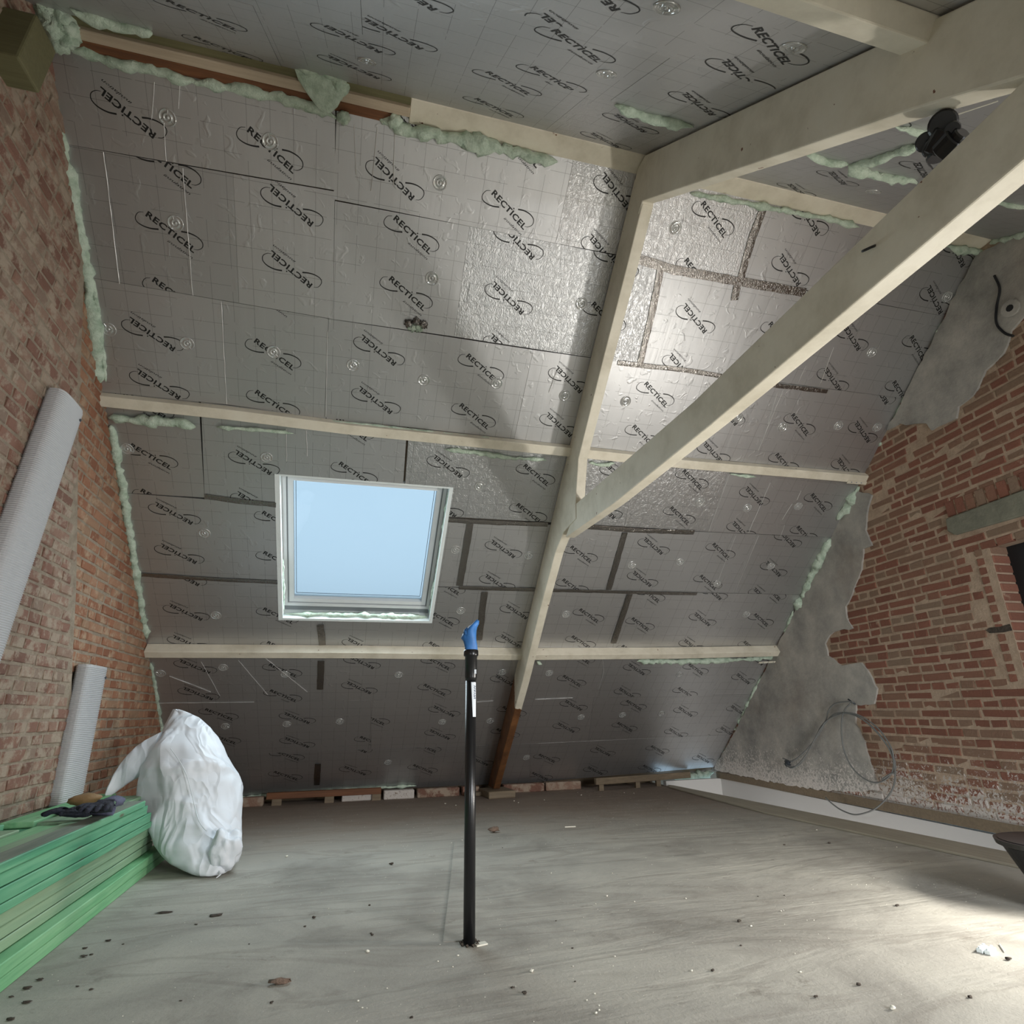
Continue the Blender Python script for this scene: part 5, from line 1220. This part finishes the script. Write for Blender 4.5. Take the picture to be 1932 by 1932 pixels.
def clump(q, size, seed, mat, nm, label, group=None, sq=(1, .7, .45)):
    size = size*(.42 if group else .62); P = at(q, FLP); o = blob(nm, np.array([P[0], P[1], size*.30]), size*.62, seed, M[mat], squash=sq, sub=2, amp=.8, freq=2.6); o.location.z += 0
    me = o.data; zmin = min(v.co.z for v in me.vertices); 
    for v in me.vertices:
        if v.co.z < zmin*.6: v.co.z = zmin*.6
    o.location.z = -zmin*.6; tag(o, label, 'debris', group); return o
clump((1903, 1812), .024, 5, 'dirt', 'dirt_clump', 'dark knobbly clump right of the white terminal strip')
clump((525, 1857), .055, 6, 'rubble', 'dirt_clump', 'largest dark dirt heap with white crumbs in the lower left foreground', sq=(1.4, .7, .3))
clump((858, 1571), .07, 9, 'rubble', 'dirt_clump', 'pinkish rubble lump right of the black pipe on the middle floor') if False else clump((932, 1571), .075, 9, 'rubble', 'dirt_clump', 'pinkish rubble lump right of the black pipe on the middle floor')
clump((310, 1723), .050, 11, 'dirt', 'dirt_clump', 'long flat dark smear of dirt below the bag', sq=(1.6, .5, .15))
clump((408, 1728), .048, 12, 'dirt', 'dirt_clump', 'broad flat dark clump below the bag, right of the long smear', sq=(1.3, .8, .15))
def zone(x, y):
    if y < 1530: return 'at the back near the rafter foot'
    if x < 260: return 'beside the green timber stack'
    if x < 880: return 'left of the black pipe'
    if x < 1320: return 'right of the black pipe'
    return 'in the right half towards the slot'
for i, (x, y, s_) in enumerate([(370, 1745, .018), (203, 1776, .030), (160, 1790, .022), (158, 1806, .032), (172, 1802, .02), (232, 1782, .014), (75, 1850, .03), (50, 1866, .035), (20, 1882, .02), (50, 1893, .030), (146, 1862, .016), (172, 1868, .018), (592, 1733, .022), (575, 1749, .014), (738, 1632, .03), (512, 1893, .016), (341, 1889, .012), (470, 1782, .008), (697, 1709, .014), (702, 1765, .016),
                                (1395, 1740, .024), (1693, 1710, .024), (1345, 1833, .020), (1398, 1785, .014), (1620, 1860, .022), (990, 1876, .022), (967, 1865, .016), (1085, 1853, .01), (776, 1921, .014), (20, 1925, .03), (1830, 1883, .02), (1540, 1883, .018), (700, 1762, .012), (1480, 1595, .02), (1565, 1592, .026), (1480, 1690, .01), (1430, 1692, .01), (948, 1600, .01), (1049, 1738, .01), (1080, 1790, .012)]):
    clump((x, y), s_, 40+i, 'dirt', 'dirt_clump', 'small dark crumb of dirt on the floor '+zone(x, y), 'dark crumbs on the floor '+zone(x, y), sq=(1.3, .7, .35 if x < 400 else .6))
for i, (x, y, s_) in enumerate([(541, 1617, .026), (693, 1797, .026), (675, 1890, .012), (683, 1903, .010), (1145, 1692, .016), (1197, 1702, .012), (1124, 1706, .008), (1040, 1648, .01), (1003, 1834, .022), (1160, 1806, .012), (1081, 1824, .010), (1124, 1913, .016), (1130, 1907, .012), (1122, 1876, .01), (1107, 1888, .01), (1294, 1696, .012), (1474, 1720, .012), (1417, 1748, .014), (1541, 1567, .02), (1692, 1599, .014), (1795, 1603, .022), (1840, 1620, .016), (1510, 1835, .014), (1305, 1833, .014), (1685, 1905, .028), (826, 1815, .01), (864, 1804, .012), (854, 1825, .009), (830, 1783, .008), (1027, 1510, .02), (970, 1512, .02), (978, 1515, .018), (965, 1505, .018), (840, 1517, .024), (860, 1520, .018), (1097, 1501, .024), (1178, 1496, .016), (1196, 1497, .016), (1134, 1487, .022), (1090, 1496, .012), (872, 1586, .014), (852, 1591, .014), (1155, 1648, .01), (1060, 1780, .009), (1500, 1800, .008), (1130, 1898, .009), (730, 1866, .009), (620, 1715, .008), (300, 1682, .008), (400, 1742, .008)]):
    clump((x, y), s_, 90+i, 'crumb', 'foam_crumb', 'small pale crumb on the floor '+zone(x, y), 'pale crumbs on the floor '+zone(x, y), sq=(1.1, .7, .6))
b = B(); b.tube([at((1066, 1562), FLP)+[0, 0, .005], at((1086, 1561), FLP)+[0, 0, .005]], .004, 6); o = obj('wood_splinter', b, M['crumb']); tag(o, 'pale wood splinter lying on the middle of the floor', 'debris')
b = B()
for i in range(1500):
    x = random.uniform(-.85, 3.0); y = 1.25+4.9*random.random()**1.3; s_ = random.uniform(.0008, .0024); a = random.uniform(0, 6.28); h_ = s_*random.uniform(.5, 1.1)
    c = np.array([x, y, 0]); b.add([c+[s_*math.cos(a), s_*math.sin(a), 0], c+[s_*math.cos(a+2), s_*math.sin(a+2), 0], c+[s_*math.cos(a+4), s_*math.sin(a+4), 0], c+[0, 0, h_]], [(0, 1, 3), (1, 2, 3), (2, 0, 3)])
o = obj('floor_grit', b, M['crumb']); o['kind'] = 'stuff'; tag(o, 'fine pale grit and sawdust scattered over the concrete floor', 'grit')
# thin screed ridge line running from the pipe to the back, and the old patch edge left of it
b = B(); b.prism([at(q, FLP) for q in [(857, 1590), (884, 1588), (890, 1776), (836, 1778), (848, 1680)]], (0, 0, .0035)); o = obj('screed_patch', b, M['floor'], floor)
bpy.context.view_layer.update()
